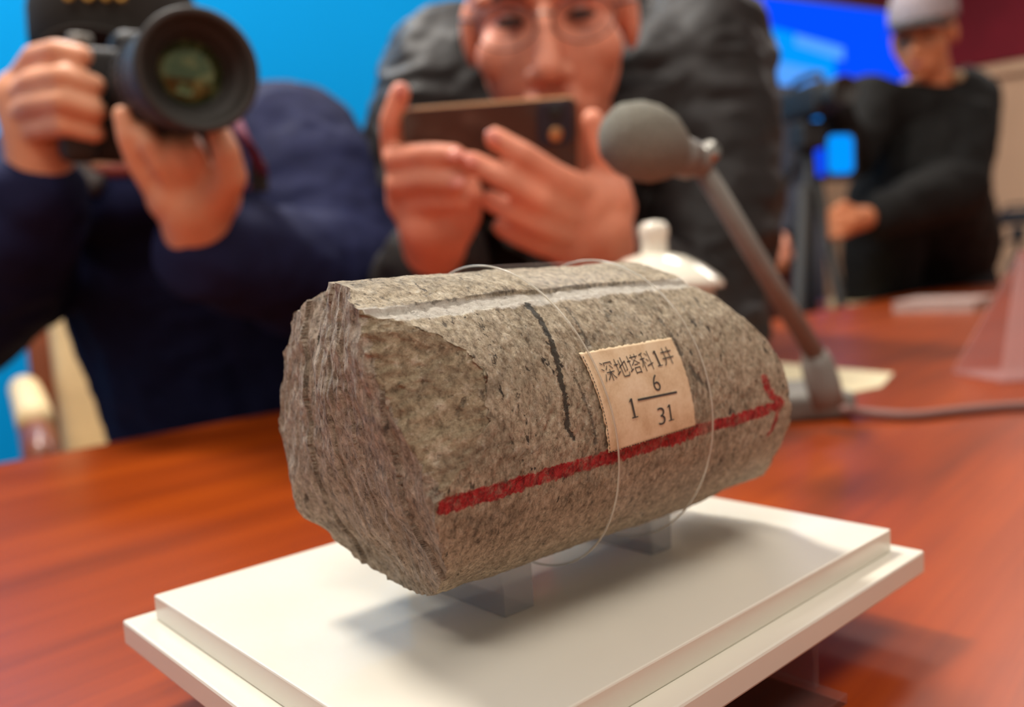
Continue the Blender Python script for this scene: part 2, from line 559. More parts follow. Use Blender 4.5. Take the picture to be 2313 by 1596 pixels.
def build_rock():
    NT = 560
    th = np.linspace(-math.pi, math.pi, NT, endpoint=False)
    # near broken end: measured rim (degrees, u)
    rim = [(73, .0965), (90, .101), (107, .1055), (120, .1037), (130, .1028), (149, .104), (165, .1042), (-175, .104), (-157, .1035), (-148, .103),
           (-137, .107), (-120, .112), (-109, .1145), (-95, .116), (-80, .1145), (-65, .1125), (-29, .103), (-11, .0985), (12, .0955), (35, .0935), (58, .094)]
    pts = [(RR * math.cos(math.radians(t)), RR * math.sin(math.radians(t)), u) for t, u in rim]
    pts += [(0.0, 0.0, .0985), (0.018, 0.012, .0955), (-0.018, 0.004, .101), (0.008, 0.026, .096), (0.004, -0.022, .106)]
    A = np.array(pts)

    def tps(r2):
        return np.where(r2 > 1e-14, r2 * np.log(r2 + 1e-14), 0)
    n = len(A)
    D = ((A[:, None, :2] - A[None, :, :2]) ** 2).sum(-1)
    K = np.zeros((n + 3, n + 3))
    K[:n, :n] = tps(D) + np.eye(n) * 1e-6
    K[:n, n] = 1; K[:n, n + 1:] = A[:, :2]
    K[n, :n] = 1; K[n + 1:, :n] = A[:, :2].T
    W = np.linalg.solve(K, np.concatenate([A[:, 2], np.zeros(3)]))

    def e0(a, b):
        sh = a.shape
        a = a.ravel(); b = b.ravel()
        r = tps((a[:, None] - A[None, :, 0]) ** 2 + (b[:, None] - A[None, :, 1]) ** 2) @ W[:n]
        return (r + W[n] + W[n + 1] * a + W[n + 2] * b).reshape(sh)

    # chip scar: plane through ridge points (on e0) and the contour on the side
    con = [(56, .1043), (48, .1104), (36, .1155), (25, .115), (11, .1137), (-.7, .1118), (-9, .1070)]
    cp = [(RR * math.cos(math.radians(t)), RR * math.sin(math.radians(t)), u) for t, u in con]
    ridge_px = [(815, 705), (850, 800), (900, 930), (950, 1050), (985, 1130)]
    rp = []
    for x, y in ridge_px:
        d = Vector(ray(x, y)); du, dn, dz = d.dot(au), d.dot(an), d.z
        t = 0.098 / du
        for _ in range(6):
            a, b = -(t * dn - CV), t * dz - CW
            ue = float(e0(np.array([a]), np.array([b]))[0])
            t = ue / du
        rp.append((a, b, ue))
    Q = np.array(cp + rp)
    co, *_ = np.linalg.lstsq(np.c_[np.ones(len(Q)), Q[:, 0], Q[:, 1]], Q[:, 2], rcond=None)
    # second chip near the top rim behind the ridge
    def chip(a, b):
        c = co[0] + co[1] * a + co[2] * b
        ph = np.degrees(np.arctan2(b, a))
        c = c + 0.0016 * np.exp(-((ph - 18) / 14.0) ** 2) - 0.0009 * np.exp(-((ph - 2) / 6.0) ** 2)
        # the scar is bounded: fade above the saw groove and below the red line
        c = np.where(ph > 58, c - (ph - 58) * 0.0012, c)
        c = np.where(ph < -9, c - (-9 - ph) * 0.0016, c)
        return c

    # crack notch in the end face
    def notch_pts(x, y, u):
        d = Vector(ray(x, y)); t = u / d.dot(au)
        return -(t * d.dot(an) - CV), t * d.z - CW
    n0 = np.array(notch_pts(728, 668, .103)); n1 = np.array(notch_pts(722, 890, .1015))

    def near(a, b):
        sh = a.shape
        q = np.stack([a.ravel() * 1, b.ravel() * 1, np.zeros(a.size)], 1)
        base = e0(a, b)
        base = base + (0.0011 * fbm(q * 95, 4)).reshape(sh) + (0.0005 * fbm(np.stack([q[:, 0] * 700, q[:, 1] * 160, q[:, 2]], 1), 3)).reshape(sh)
        # steps that run down the face
        st = np.floor((a + 0.0016 * fbm(np.stack([b.ravel() * 60, q[:, 0] * 0, q[:, 2] + 3], 1), 3).reshape(sh)) / 0.009)
        base = base + 0.0007 * np.sin(st * 2.4)
        d = n1 - n0
        tt = ((a - n0[0]) * d[0] + (b - n0[1]) * d[1]) / (d @ d)
        px, py = n0[0] + d[0] * tt, n0[1] + d[1] * tt
        off = np.hypot(a - px, b - py)
        rag = 1 + 0.30 * fbm(q * 400, 3).reshape(sh)
        wid = np.clip(0.0034 * (1 - tt), 0.0003, 0.0050) * rag
        prof_ = np.clip(1.6 * (1 - off / np.maximum(wid, 3e-4)), 0, 1)
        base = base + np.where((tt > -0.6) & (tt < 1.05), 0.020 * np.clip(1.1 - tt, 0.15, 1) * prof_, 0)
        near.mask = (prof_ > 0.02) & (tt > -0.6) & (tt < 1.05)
        # the slab behind the notch sits a little lower than the main face
        side_ = (a - px) < -0.0005
        base = base + np.where(side_ & (tt < 0.9), 0.0016 * np.clip(0.9 - tt, 0, 1), 0)
        ph = np.degrees(np.arctan2(b, a))
        c = chip(a, b) + (0.0030 * fbm(np.stack([ph.ravel() / 9.0, np.hypot(a, b).ravel() * 260, q[:, 2] + 5], 1), 4)).reshape(sh) + (0.0008 * fbm(q * 700, 3)).reshape(sh)
        return np.maximum(base, c)

    def far(a, b):
        sh = a.shape
        q = np.stack([a.ravel(), b.ravel(), np.ones(a.size) * 4], 1)
        t = np.degrees(np.arctan2(b, a))
        keys = [(-180, .232), (-90, .246), (-59, .2465), (-40, .238), (-15, .2335), (5, .2290), (23, .2235), (40, .2145), (55, .2065), (68, .2040), (90, .206), (130, .215), (180, .232)]
        k = np.interp(t, [x for x, _ in keys], [y for _, y in keys])
        rr = np.hypot(a, b) / RR
        k = k * rr ** 1.5 + 0.232 * (1 - rr ** 1.5)
        return k + (0.0012 * fbm(q * 110, 4)).reshape(sh)

    def radius(t, u):
        sh = t.shape
        tf, uf = t.ravel(), u.ravel()
        q = np.stack([np.cos(tf) * RR, np.sin(tf) * RR, uf], 1)
        r = RR + 0.00045 * fbm(q * 60, 3) + 0.00022 * fbm(np.stack([q[:, 0] * 420, q[:, 1] * 420, uf * 900], 1), 3)
        pit = fbm(np.stack([q[:, 0] * 300, q[:, 1] * 300, uf * 600], 1) + 9, 2)
        r = r - 0.0007 * np.clip(pit - 0.62, 0, 1)
        deg = np.degrees(tf)
        j = 2.0 * fbm(np.stack([uf * 220, uf * 0, uf * 0 + 2], 1), 3)
        j2 = 0.5 * fbm(np.stack([uf * 300, uf * 0, uf * 0 + 7], 1), 3)
        lo = 50.6 + np.interp(uf, [.10, .118, .134, .158, .205], [0, -2.2, 0.6, 2.6, 2.2]) + np.abs(j) * 1.0
        hi = np.interp(uf, [.10, .131, .162, .198, .206], [56.2, 58.6, 60.0, 59.3, 58.2]) + j2
        g = np.clip((deg - lo) / 0.7, 0, 1) * np.clip((hi - deg) / 0.4, 0, 1)
        r = r - 0.00085 * g
        # split ledges above the groove towards the broken end
        led = np.clip((deg - hi) / 6, 0, 1) * np.clip((.125 - uf) / .03, 0, 1)
        r = r + led * 0.0012 * fbm(np.stack([q[:, 0] * 90, q[:, 1] * 420, uf * 60], 1), 3)
        # far end: worn shoulder
        r = r - 0.0015 * np.clip((uf - (.2275 - np.abs(deg) * .0003)) / .02, 0, 1) * (np.abs(deg) < 80)
        return r.reshape(sh)

    RT_ = 1 - (1 - np.linspace(0, 1, 150)) ** 1.8
    verts = []; idx = {}
    ca, sa = np.cos(th), np.sin(th)
    # near rim radius
    ue = near(RR * ca, RR * sa)
    ue2 = far(RR * ca, RR * sa)
    NS = 300
    tt = np.linspace(0, 1, NS)
    U = ue[None, :] * (1 - tt[:, None]) + ue2[None, :] * tt[:, None]
    T = np.repeat(th[None, :], NS, 0)
    Rs = radius(T, U)
    side = np.stack([U - UMID, -Rs * np.cos(T), Rs * np.sin(T)], -1)
    # near cap: rings from rim inwards
    sc = (Rs[0] / RR)
    caps = []
    scar_rows = []
    for fn, Re, U0 in ((near, Rs[0], None), (far, Rs[-1], None)):
        rows = []
        for f in RT_[1:-1][::-1]:
            a, b = Re * f * ca, Re * f * sa
            if fn is near: scar_rows.append(np.where(chip(a, b) + 0.0012 * fbm(np.stack([a * 500, b * 500, a * 0], 1), 2) > e0(a, b) + 0.0004, 2, 1))
            rows.append(np.stack([fn(a, b) - UMID, -a, b], -1))
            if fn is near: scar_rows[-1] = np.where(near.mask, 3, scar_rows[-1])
        caps.append(np.array(rows))
        z = np.zeros(1)
        caps.append(np.array([[fn(z, z)[0] - UMID, 0, 0]]))
    V = [side.reshape(-1, 3)]
    base_n = NS * NT
    V.append(caps[0].reshape(-1, 3)); n_cap = caps[0].shape[0]
    o_n = base_n; c_n = o_n + n_cap * NT
    V.append(caps[1])
    o_f = c_n + 1; c_f = o_f + n_cap * NT
    V.append(caps[2].reshape(-1, 3)); V.append(caps[3])
    V = np.concatenate(V)
    k = np.arange(NT); k2 = (k + 1) % NT
    F = []; MI = []
    for i in range(NS - 1):
        F.append(np.stack([i * NT + k, i * NT + k2, (i + 1) * NT + k2, (i + 1) * NT + k], 1)); MI += [0] * NT
    def ring(a0, b0, flip, mi=None):
        q = np.stack([a0 + k, a0 + k2, b0 + k2, b0 + k], 1)
        F.append(q[:, ::-1] if flip else q); MI.extend([1] * NT if mi is None else mi.tolist())
    prev = 0
    for i in range(n_cap):
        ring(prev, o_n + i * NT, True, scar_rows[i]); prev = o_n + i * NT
    lastn = prev
    prev = (NS - 1) * NT
    for i in range(n_cap):
        ring(prev, o_f + i * NT, False); prev = o_f + i * NT
    lastf = prev
    faces = [tuple(r) for r in np.concatenate(F).tolist()]
    for i in range(NT):
        faces.append((lastn + (i + 1) % NT, lastn + i, c_n)); MI.append(1)
        faces.append((lastf + i, lastf + (i + 1) % NT, c_f)); MI.append(1)
    me = bpy.data.meshes.new('rock_core')
    me.from_pydata(V.tolist(), [], faces)
    me.polygons.foreach_set('material_index', MI)
    me.polygons.foreach_set('use_smooth', [True] * len(faces))
    me.update()
    bm = bmesh.new(); bm.from_mesh(me)
    bmesh.ops.recalc_face_normals(bm, faces=bm.faces)
    bm.to_mesh(me); bm.free()
    return me


def rock_material(name, end, scar=False):
    m, N, L, b = mat_new(name)
    tc = N.new('ShaderNodeTexCoord')
    sp = N.new('ShaderNodeSeparateXYZ')
    L.new(tc.outputs['Object'], sp.inputs[0])
    x, y, z = sp.outputs
    tt = math_node(N, L, 'ARCTAN2', z, math_node(N, L, 'MULTIPLY', y, -1.0))
    s = math_node(N, L, 'MULTIPLY', tt, RR)
    cb = N.new('ShaderNodeCombineXYZ')
    L.new(x, cb.inputs[0]); L.new(s, cb.inputs[1])
    uv = cb.outputs[0]
    ob = tc.outputs['Object']
    # large tone
    n_big = noise(N, L, ob, 38, 4, 0.6, 0.4)
    n_med = noise(N, L, ob, 150, 6, 0.68, 0.5)
    # fibres around the core
    mp = N.new('ShaderNodeMapping')
    if end:
        mp.inputs['Scale'].default_value = (400, 560, 300) if not scar else (300, 380, 300)
    else:
        mp.inputs['Scale'].default_value = (700, 380, 1)
        mp.inputs['Rotation'].default_value = (0, 0, 0.32)
    L.new(ob if end else uv, mp.inputs['Vector'])
    n_fib = noise(N, L, mp.outputs['Vector'], 1.0, 8, 0.78, 0.3)
    f = math_node(N, L, 'ADD', math_node(N, L, 'MULTIPLY', n_fib, 0.70), math_node(N, L, 'ADD', math_node(N, L, 'MULTIPLY', n_med, 0.22), math_node(N, L, 'MULTIPLY', n_big, 0.08)))
    if scar:
        c = ramp(N, L, f, [(0.35, (110, 96, 74)), (0.44, (166, 147, 117)), (0.53, (198, 179, 146)), (0.64, (244, 228, 200))])
    elif end:
        c = ramp(N, L, f, [(0.36, (98, 88, 76)), (0.44, (170, 154, 134)), (0.53, (210, 193, 169)), (0.63, (248, 234, 212))])
    else:
        c = ramp(N, L, f, [(0.36, (106, 94, 76)), (0.44, (186, 168, 140)), (0.53, (230, 212, 180)), (0.63, (255, 244, 220))])
    # dark pits / grains
    mp3 = N.new('ShaderNodeMapping')
    if end: mp3.inputs['Scale'].default_value = (260, 420, 220)
    else:
        mp3.inputs['Scale'].default_value = (430, 210, 1)
        mp3.inputs['Rotation'].default_value = (0, 0, 0.4)
    L.new(ob if end else uv, mp3.inputs['Vector'])
    pit = noise(N, L, mp3.outputs['Vector'], 1.0, 6, 0.7, 0.15)
    pm = smooth_step(N, L, pit, 0.585, 0.645)
    zone = smooth_step(N, L, n_big, 0.36, 0.60)
    pm = math_node(N, L, 'MULTIPLY', pm, math_node(N, L, 'MULTIPLY', zone, 0.6 if end else 1.0))
    c = mixc(N, L, pm, c, lin((66, 60, 52)))
    # broad darker patches
    patch_ = smooth_step(N, L, noise(N, L, ob, 85, 5, 0.65, 0.8), 0.52, 0.70)
    c = mixc(N, L, math_node(N, L, 'MULTIPLY', patch_, 0.42), c, lin((112, 98, 80)))
    # pale crystals
    sparkle = noise(N, L, ob, 520, 3, 0.6)
    c = mixc(N, L, math_node(N, L, 'MULTIPLY', smooth_step(N, L, sparkle, 0.64, 0.72), 0.55), c, lin((236, 220, 196)))
    # greyish-olive blotches
    blot = smooth_step(N, L, noise(N, L, ob, 60, 4, 0.6, 1.2), 0.55, 0.68)
    c = mixc(N, L, math_node(N, L, 'MULTIPLY', blot, 0.38), c, lin((122, 108, 84) if not end else (150, 134, 112)))
    grain = noise(N, L, ob, 850, 6, 0.75, 0.2)
    gr = ramp(N, L, grain, [(0.36, (0.30, 0.28, 0.25, 1)), (0.48, (0.88, 0.87, 0.86, 1)), (0.60, (1.0, 1.0, 1.0, 1))])
    mg = N.new('ShaderNodeMix'); mg.data_type = 'RGBA'; mg.blend_type = 'MULTIPLY'; mg.inputs[0].default_value = 0.7
    L.new(c, mg.inputs[6]); L.new(gr, mg.inputs[7]); c = mg.outputs[2]
    height = math_node(N, L, 'ADD', math_node(N, L, 'ADD', f, math_node(N, L, 'MULTIPLY', grain, 0.25)), math_node(N, L, 'MULTIPLY', pm, -0.35))
    if end and not scar:
        # reddish seams running down the end face
        mp5 = N.new('ShaderNodeMapping')
        mp5.inputs['Scale'].default_value = (40, 260, 30)
        L.new(ob, mp5.inputs['Vector'])
        seam = smooth_step(N, L, noise(N, L, mp5.outputs['Vector'], 1.0, 4, 0.6, 0.3), 0.62, 0.70)
        c = mixc(N, L, math_node(N, L, 'MULTIPLY', seam, 0.25), c, lin((122, 84, 68)))
    if not end:
        edge = noise(N, L, ob, 700, 4, 0.65)
        edgef = noise(N, L, ob, 220, 3, 0.6)

        def seg(a, bb):
            ax, ay = a[0] - UMID, math.radians(a[1]) * RR
            bx, by = bb[0] - UMID, math.radians(bb[1]) * RR
            dx, dy = bx - ax, by - ay
            pa = vec_node(N, L, 'SUBTRACT', uv, (ax, ay, 0))
            h = math_node(N, L, 'DIVIDE', vec_node(N, L, 'DOT_PRODUCT', pa, (dx, dy, 0)), dx * dx + dy * dy, clamp=True)
            v = N.new('ShaderNodeVectorMath'); v.operation = 'SCALE'
            v.inputs[0].default_value = (dx, dy, 0)
            L.new(h, v.inputs['Scale'])
            return vec_node(N, L, 'LENGTH', vec_node(N, L, 'SUBTRACT', pa, v.outputs[0])), h

        def stroke(pts, w0, w1, jit, soft):
            best = None
            for i in range(len(pts) - 1):
                d, h = seg(pts[i], pts[i + 1])
                wa = w0 + (w1 - w0) * i / (len(pts) - 1)
                d = math_node(N, L, 'SUBTRACT', d, wa)
                best = d if best is None else math_node(N, L, 'MINIMUM', best, d)
            d = math_node(N, L, 'ADD', best, math_node(N, L, 'MULTIPLY', math_node(N, L, 'SUBTRACT', edge, 0.5), jit))
            d = math_node(N, L, 'ADD', d, math_node(N, L, 'MULTIPLY', math_node(N, L, 'SUBTRACT', edgef, 0.5), jit))
            return math_node(N, L, 'SUBTRACT', 1.0, smooth_step(N, L, d, -soft, soft))

        # whitish saw groove
        ub = math_node(N, L, 'ADD', x, UMID)
        deg = math_node(N, L, 'MULTIPLY', tt, 180 / math.pi)
        dj = math_node(N, L, 'MULTIPLY', math_node(N, L, 'SUBTRACT', edgef, 0.5), 5.0)
        lo = smooth_step(N, L, math_node(N, L, 'ADD', deg, dj), 49.0, 52.0)
        lo = smooth_step(N, L, math_node(N, L, 'SUBTRACT', math_node(N, L, 'ADD', deg, dj), math_node(N, L, 'MULTIPLY', math_node(N, L, 'SUBTRACT', ub, .12), 42.0)), 49.0, 50.6)
        hi = math_node(N, L, 'SUBTRACT', 1.0, smooth_step(N, L, math_node(N, L, 'SUBTRACT', deg, math_node(N, L, 'MULTIPLY', math_node(N, L, 'SUBTRACT', ub, .12), 26.0)), 57.2, 58.4))
        g = math_node(N, L, 'MULTIPLY', lo, hi)
        gn = math_node(N, L, 'MULTIPLY', g, math_node(N, L, 'ADD', 0.45, math_node(N, L, 'MULTIPLY', n_fib, 0.9)), clamp=True)
        c = mixc(N, L, gn, c, lin((238, 231, 216)))
        # dark line along the upper lip of the groove
        lip = stroke([(.108, 57.2), (.131, 58.8), (.162, 60.0), (.185, 59.8)], 0.00015, 0.00030, 0.0024, 0.0004)
        c = mixc(N, L, math_node(N, L, 'MULTIPLY', lip, 0.6), c, lin((74, 68, 60)))
        # dark cracks
        cr = stroke([(.1398, 50.5), (.1403, 44), (.1395, 35.8), (.1378, 21), (.1372, 10.4), (.1371, 3), (.1392, -0.5)], 0.0010, 0.00022, 0.0022, 0.00025)
        for pts, w0, w1 in (([(.1513, 47), (.1509, 37.8), (.1507, 31)], 0.00062, 0.0002), ([(.1639, 46), (.1624, 39.5)], 0.0005, 0.0001),
                            ([(.1815, 37), (.1825, 27), (.1830, 22)], 0.0006, 0.0003), ([(.1852, 17), (.1878, 11), (.1915, 6)], 0.0006, 0.0002),
                            ([(.1418, 22), (.1450, 6), (.1460, -3)], 0.0004, 0.0002)):
            cr = math_node(N, L, 'MAXIMUM', cr, math_node(N, L, 'MULTIPLY', stroke(pts, w0, w1, 0.0034, 0.0005), 0.75))
        c = mixc(N, L, math_node(N, L, 'MULTIPLY', cr, 0.9), c, lin((50, 49, 43)))
        # red painted arrow
        rd = stroke([(.1010, -12.4), (.1254, -11.0), (.1549, -10.0), (.1908, -8.8), (.2119, -8.3), (.2262, -6.6)], 0.0019, 0.0016, 0.0022, 0.0003)
        ar = stroke([(.2180, 5.5), (.2206, -1.3), (.2264, -6.4), (.2240, -16.8), (.2225, -19.5)], 0.0016, 0.0010, 0.0026, 0.0004)
        rd = math_node(N, L, 'MAXIMUM', rd, ar)
        gap_ = smooth_step(N, L, math_node(N, L, 'ABSOLUTE', math_node(N, L, 'SUBTRACT', ub, 0.1905)), 0.001, 0.006)
        wear = smooth_step(N, L, math_node(N, L, 'ADD', math_node(N, L, 'ADD', math_node(N, L, 'MULTIPLY', grain, 0.5), math_node(N, L, 'MULTIPLY', n_med, 0.5)), math_node(N, L, 'MULTIPLY', gap_, 0.10)), 0.50, 0.62)
        rd = math_node(N, L, 'MULTIPLY', rd, math_node(N, L, 'ADD', 0.5, math_node(N, L, 'MULTIPLY', wear, 0.48)))
        redc = ramp(N, L, n_fib, [(0.38, (118, 6, 14)), (0.5, (206, 12, 26)), (0.64, (238, 60, 62))])
        c = mixc(N, L, rd, c, redc)
        height = math_node(N, L, 'ADD', height, math_node(N, L, 'MULTIPLY', cr, -0.6))
        height = math_node(N, L, 'ADD', height, math_node(N, L, 'MULTIPLY', math_node(N, L, 'SUBTRACT', 0.0, gn), 0.1))
    L.new(c, b.inputs['Base Color'])
    b.inputs['Roughness'].default_value = 0.62
    b.inputs['Specular IOR Level'].default_value = 0.35
    bp = N.new('ShaderNodeBump')
    bp.inputs['Strength'].default_value = 1.0
    bp.inputs['Distance'].default_value = 0.0022
    L.new(height, bp.inputs['Height'])
    L.new(bp.outputs['Normal'], b.inputs['Normal'])
    return m


rk_me = build_rock()
rk_me.materials.append(rock_material('rock_side', False))
rk_me.materials.append(rock_material('rock_broken_end', True))
rk_me.materials.append(rock_material('rock_fresh_scar', True, True))
rk_me.materials.append(simple('dark_notch_wall', (84, 80, 66), 0.6, vary=0.5, scale=500, bump=0.6))  # notch walls coloured darker so the crack reads as a dark fissure
rock = bpy.data.objects.new('rock_core', rk_me)
rock.matrix_world = Matrix.Translation(RO) @ ROT
COL.objects.link(rock)
tag(rock, 'cylindrical brown-grey drill core rock with a red painted arrow and paper label', 'rock sample')


def on_core(u, deg, off=0.0):
    """point on the side of the core in rock-local coordinates"""
    t = math.radians(deg)
    r = RR + off
    return Vector((u - UMID, -r * math.cos(t), r * math.sin(t)))


# paper label: bilinear patch between four measured corners (u, angle)
LTL, LTR, LBR, LBL = (.1459, 27.7), (.1806, 28.5), (.1837, -6.2), (.1499, -7.9)


def lab(a, b, off):
    """a 0..1 left to right, b 0..1 bottom to top"""
    u = (LBL[0] * (1 - a) + LBR[0] * a) * (1 - b) + (LTL[0] * (1 - a) + LTR[0] * a) * b
    d = (LBL[1] * (1 - a) + LBR[1] * a) * (1 - b) + (LTL[1] * (1 - a) + LTR[1] * a) * b
    return on_core(u, d, off)


def local_obj(name, verts, faces, mat, parent, smooth=True):
    me = bpy.data.meshes.new(name)
    me.from_pydata([tuple(v) for v in verts], [], faces)
    me.materials.append(mat)
    if smooth: me.polygons.foreach_set('use_smooth', [True] * len(me.polygons))
    me.update()
    o = bpy.data.objects.new(name, me)
    o.parent = parent
    COL.objects.link(o)
    return o


def mat_paper():
    m, N, L, b = mat_new('aged_label_paper')
    tc = N.new('ShaderNodeTexCoord')
    n1 = noise(N, L, tc.outputs['Object'], 120, 5, 0.6, 0.3)
    n2 = noise(N, L, tc.outputs['Object'], 1500, 3, 0.6)
    f = math_node(N, L, 'ADD', math_node(N, L, 'MULTIPLY', n1, 0.8), math_node(N, L, 'MULTIPLY', n2, 0.2))
    c = ramp(N, L, f, [(0.3, (200, 168, 128)), (0.5, (226, 200, 162)), (0.7, (242, 222, 190))])
    L.new(c, b.inputs['Base Color'])
    b.inputs['Roughness'].default_value = 0.6
    bp = N.new('ShaderNodeBump'); bp.inputs['Strength'].default_value = 0.25; bp.inputs['Distance'].default_value = 0.0006
    L.new(f, bp.inputs['Height']); L.new(bp.outputs['Normal'], b.inputs['Normal'])
    return m


def build_label():
    na, nb = 60, 40
    rnd = random.Random(3)
    top, bot = [], []
    for j in range(nb + 1):
        for i in range(na + 1):
            a, b = i / na, j / nb
            ea = (0.006 * rnd.uniform(-1, 1)) if i in (0, na) else 0
            eb = (0.008 * rnd.uniform(-1, 1)) if j in (0, nb) else 0
            top.append(lab(a + ea, b + eb, 0.00088 + 0.00008 * math.sin(a * 9 + b * 5)))
            bot.append(lab(a + ea, b + eb, 0.00060))
    n = len(top); w = na + 1
    F = []
    for j in range(nb):
        for i in range(na):
            q = (j * w + i, j * w + i + 1, (j + 1) * w + i + 1, (j + 1) * w + i)
            F.append(q); F.append(tuple(x + n for x in q[::-1]))
    rimv = [i for i in range(w)] + [j * w + na for j in range(1, nb + 1)] + [nb * w + i for i in range(na - 1, -1, -1)] + [j * w for j in range(nb - 1, 0, -1)]
    for p, q in zip(rimv, rimv[1:] + rimv[:1]):
        F.append((q, p, p + n, q + n))
    lb = local_obj('paper_label', top + bot, F, mat_paper(), rock)
    lb['label'] = 'torn-edged tan paper label with printed well number'
    # dashed dark perforation line along left and lower edge
    bm = bmesh.new()
    def dash(a0, b0, a1, b1, w):
        d = Vector((a1 - a0, (b1 - b0) * 0.7)); nn = Vector((-d.y, d.x)).normalized() * w
        vs = [bm.verts.new(lab(a0 + nn.x, b0 + nn.y / .7, 0.00108)), bm.verts.new(lab(a1 + nn.x, b1 + nn.y / .7, 0.00108)),
              bm.verts.new(lab(a1 - nn.x, b1 - nn.y / .7, 0.00108)), bm.verts.new(lab(a0 - nn.x, b0 - nn.y / .7, 0.00108))]
        bm.faces.new(vs)
    k = 0.0
    while k < 0.97:
        dash(0.004, k, 0.004, k + 0.022, 0.0035); k += 0.036
    k = 0.0
    while k < 0.97:
        dash(k, 0.006, k + 0.018, 0.006, 0.0030); k += 0.030
    me = bpy.data.meshes.new('perforation_dashes'); bm.to_mesh(me); bm.free(); me.materials.append(M_INK)
    o = bpy.data.objects.new('perforation_dashes', me); COL.objects.link(o); o.parent = lb
    # fraction rule
    bm = bmesh.new()
    N_ = 16
    ln = [(0.375 + (0.825 - 0.375) * i / N_, 0.435 + (0.415 - 0.435) * i / N_) for i in range(N_ + 1)]
    tv = [bm.verts.new(lab(a, b + 0.011, 0.00108)) for a, b in ln]
    bv = [bm.verts.new(lab(a, b - 0.011, 0.00108)) for a, b in ln]
    for i in range(N_): bm.faces.new((bv[i], bv[i + 1], tv[i + 1], tv[i]))
    me = bpy.data.meshes.new('fraction_rule'); bm.to_mesh(me); bm.free(); me.materials.append(M_INK)
    o = bpy.data.objects.new('fraction_rule', me); COL.objects.link(o); o.parent = lb

    def text(body, name, a0, b0, height, width, slant=0.0, thin=0.0):
        cu = bpy.data.curves.new(name, 'FONT')
        cu.body = body
        cu.resolution_u = 4
        cu.offset = thin
        to = bpy.data.objects.new(name, cu)
        COL.objects.link(to)
        bpy.context.view_layer.update()
        dg = bpy.context.evaluated_depsgraph_get()
        me = bpy.data.meshes.new_from_object(to.evaluated_get(dg))
        bpy.data.objects.remove(to)
        co = np.array([v.co[:] for v in me.vertices])
        mn, mx = co.min(0), co.max(0)
        bm = bmesh.new(); bm.from_mesh(me)
        bmesh.ops.triangulate(bm, faces=bm.faces)
        for v in bm.verts:
            xx = (v.co.x - mn[0]) / (mx[0] - mn[0]); yy = (v.co.y - mn[1]) / (mx[1] - mn[1])
            v.co = lab(a0 + width * xx, b0 + height * yy + slant * xx, 0.00110)
        bm.to_mesh(me); bm.free()
        me.materials.clear(); me.materials.append(M_INK)
        o = bpy.data.objects.new(name, me); COL.objects.link(o); o.parent = lb
    def one(a0, b0, h, w):
        # numeral one with a flag and a foot serif
        bm = bmesh.new()
        def quad(x0, y0, x1, y1, sk=0.0):
            vs = [bm.verts.new(lab(a0 + w * x, b0 + h * y, 0.00110)) for x, y in ((x0, y0), (x1, y0), (x1, y1), (x0 + 0, y1))]
            bm.faces.new(vs)
        quad(.40, 0.05, .62, .98); quad(.12, 0.0, .90, .06)
        vs = [bm.verts.new(lab(a0 + w * x, b0 + h * y, 0.00110)) for x, y in ((.08, .80), (.40, .86), (.52, .98), (.40, .98))]
        bm.faces.new(vs)
        me = bpy.data.meshes.new('printed_numeral'); bm.to_mesh(me); bm.free(); me.materials.append(M_INK)
        o = bpy.data.objects.new('printed_numeral', me); COL.objects.link(o); o.parent = lb
    text('深地塔科', 'printed_text', 0.115, 0.665, 0.205, 0.555, 0.032, -0.011)
    one(0.695, 0.715, 0.175, 0.075)
    text('井', 'printed_text', 0.785, 0.705, 0.195, 0.135, 0.008, -0.011)
    text('6', 'printed_numeral', 0.585, 0.475, 0.17, 0.075, 0, -0.011)
    one(0.265, 0.270, 0.20, 0.085)
    text('3', 'printed_numeral', 0.560, 0.125, 0.18, 0.08, 0.0, -0.011)
    one(0.665, 0.140, 0.175, 0.08)


build_label()

# clear film strip around the core
fb = empty('clear_film_band', RO, AXA)
tag(fb, 'thin clear plastic film strip wrapped around the rock core', 'film')


def film_off(deg):
    d = abs(((deg + 90) + 180) % 360 - 180)          # distance from straight down
    return 0.0014 + 0.0030 * math.exp(-(d / 48.0) ** 2)


def film_ring(u_top, u_bot, n=160):
    out = []
    for k in range(n):
        deg = -180 + 360 * k / n
        u = u_bot + (u_top - u_bot) * (0.5 + 0.5 * math.sin(math.radians(deg)))
        out.append(on_core(u, deg, film_off(deg)))
    return out


ra, rb = film_ring(.1440, .1590), film_ring(.1868, .1935)
n = len(ra)
local_obj('film_sheet', ra + rb, [(k, (k + 1) % n, n + (k + 1) % n, n + k) for k in range(n)], M_FILM, fb)
for r in (ra, rb):
    bm = tube_bm(r, 0.00026, 8, closed=True)
    me = bpy.data.meshes.new('film_edge'); bm.to_mesh(me); bm.free(); me.materials.append(M_FILM_EDGE)
    me.polygons.foreach_set('use_smooth', [True] * len(me.polygons))
    o = bpy.data.objects.new('film_edge', me); o.parent = fb; COL.objects.link(o)

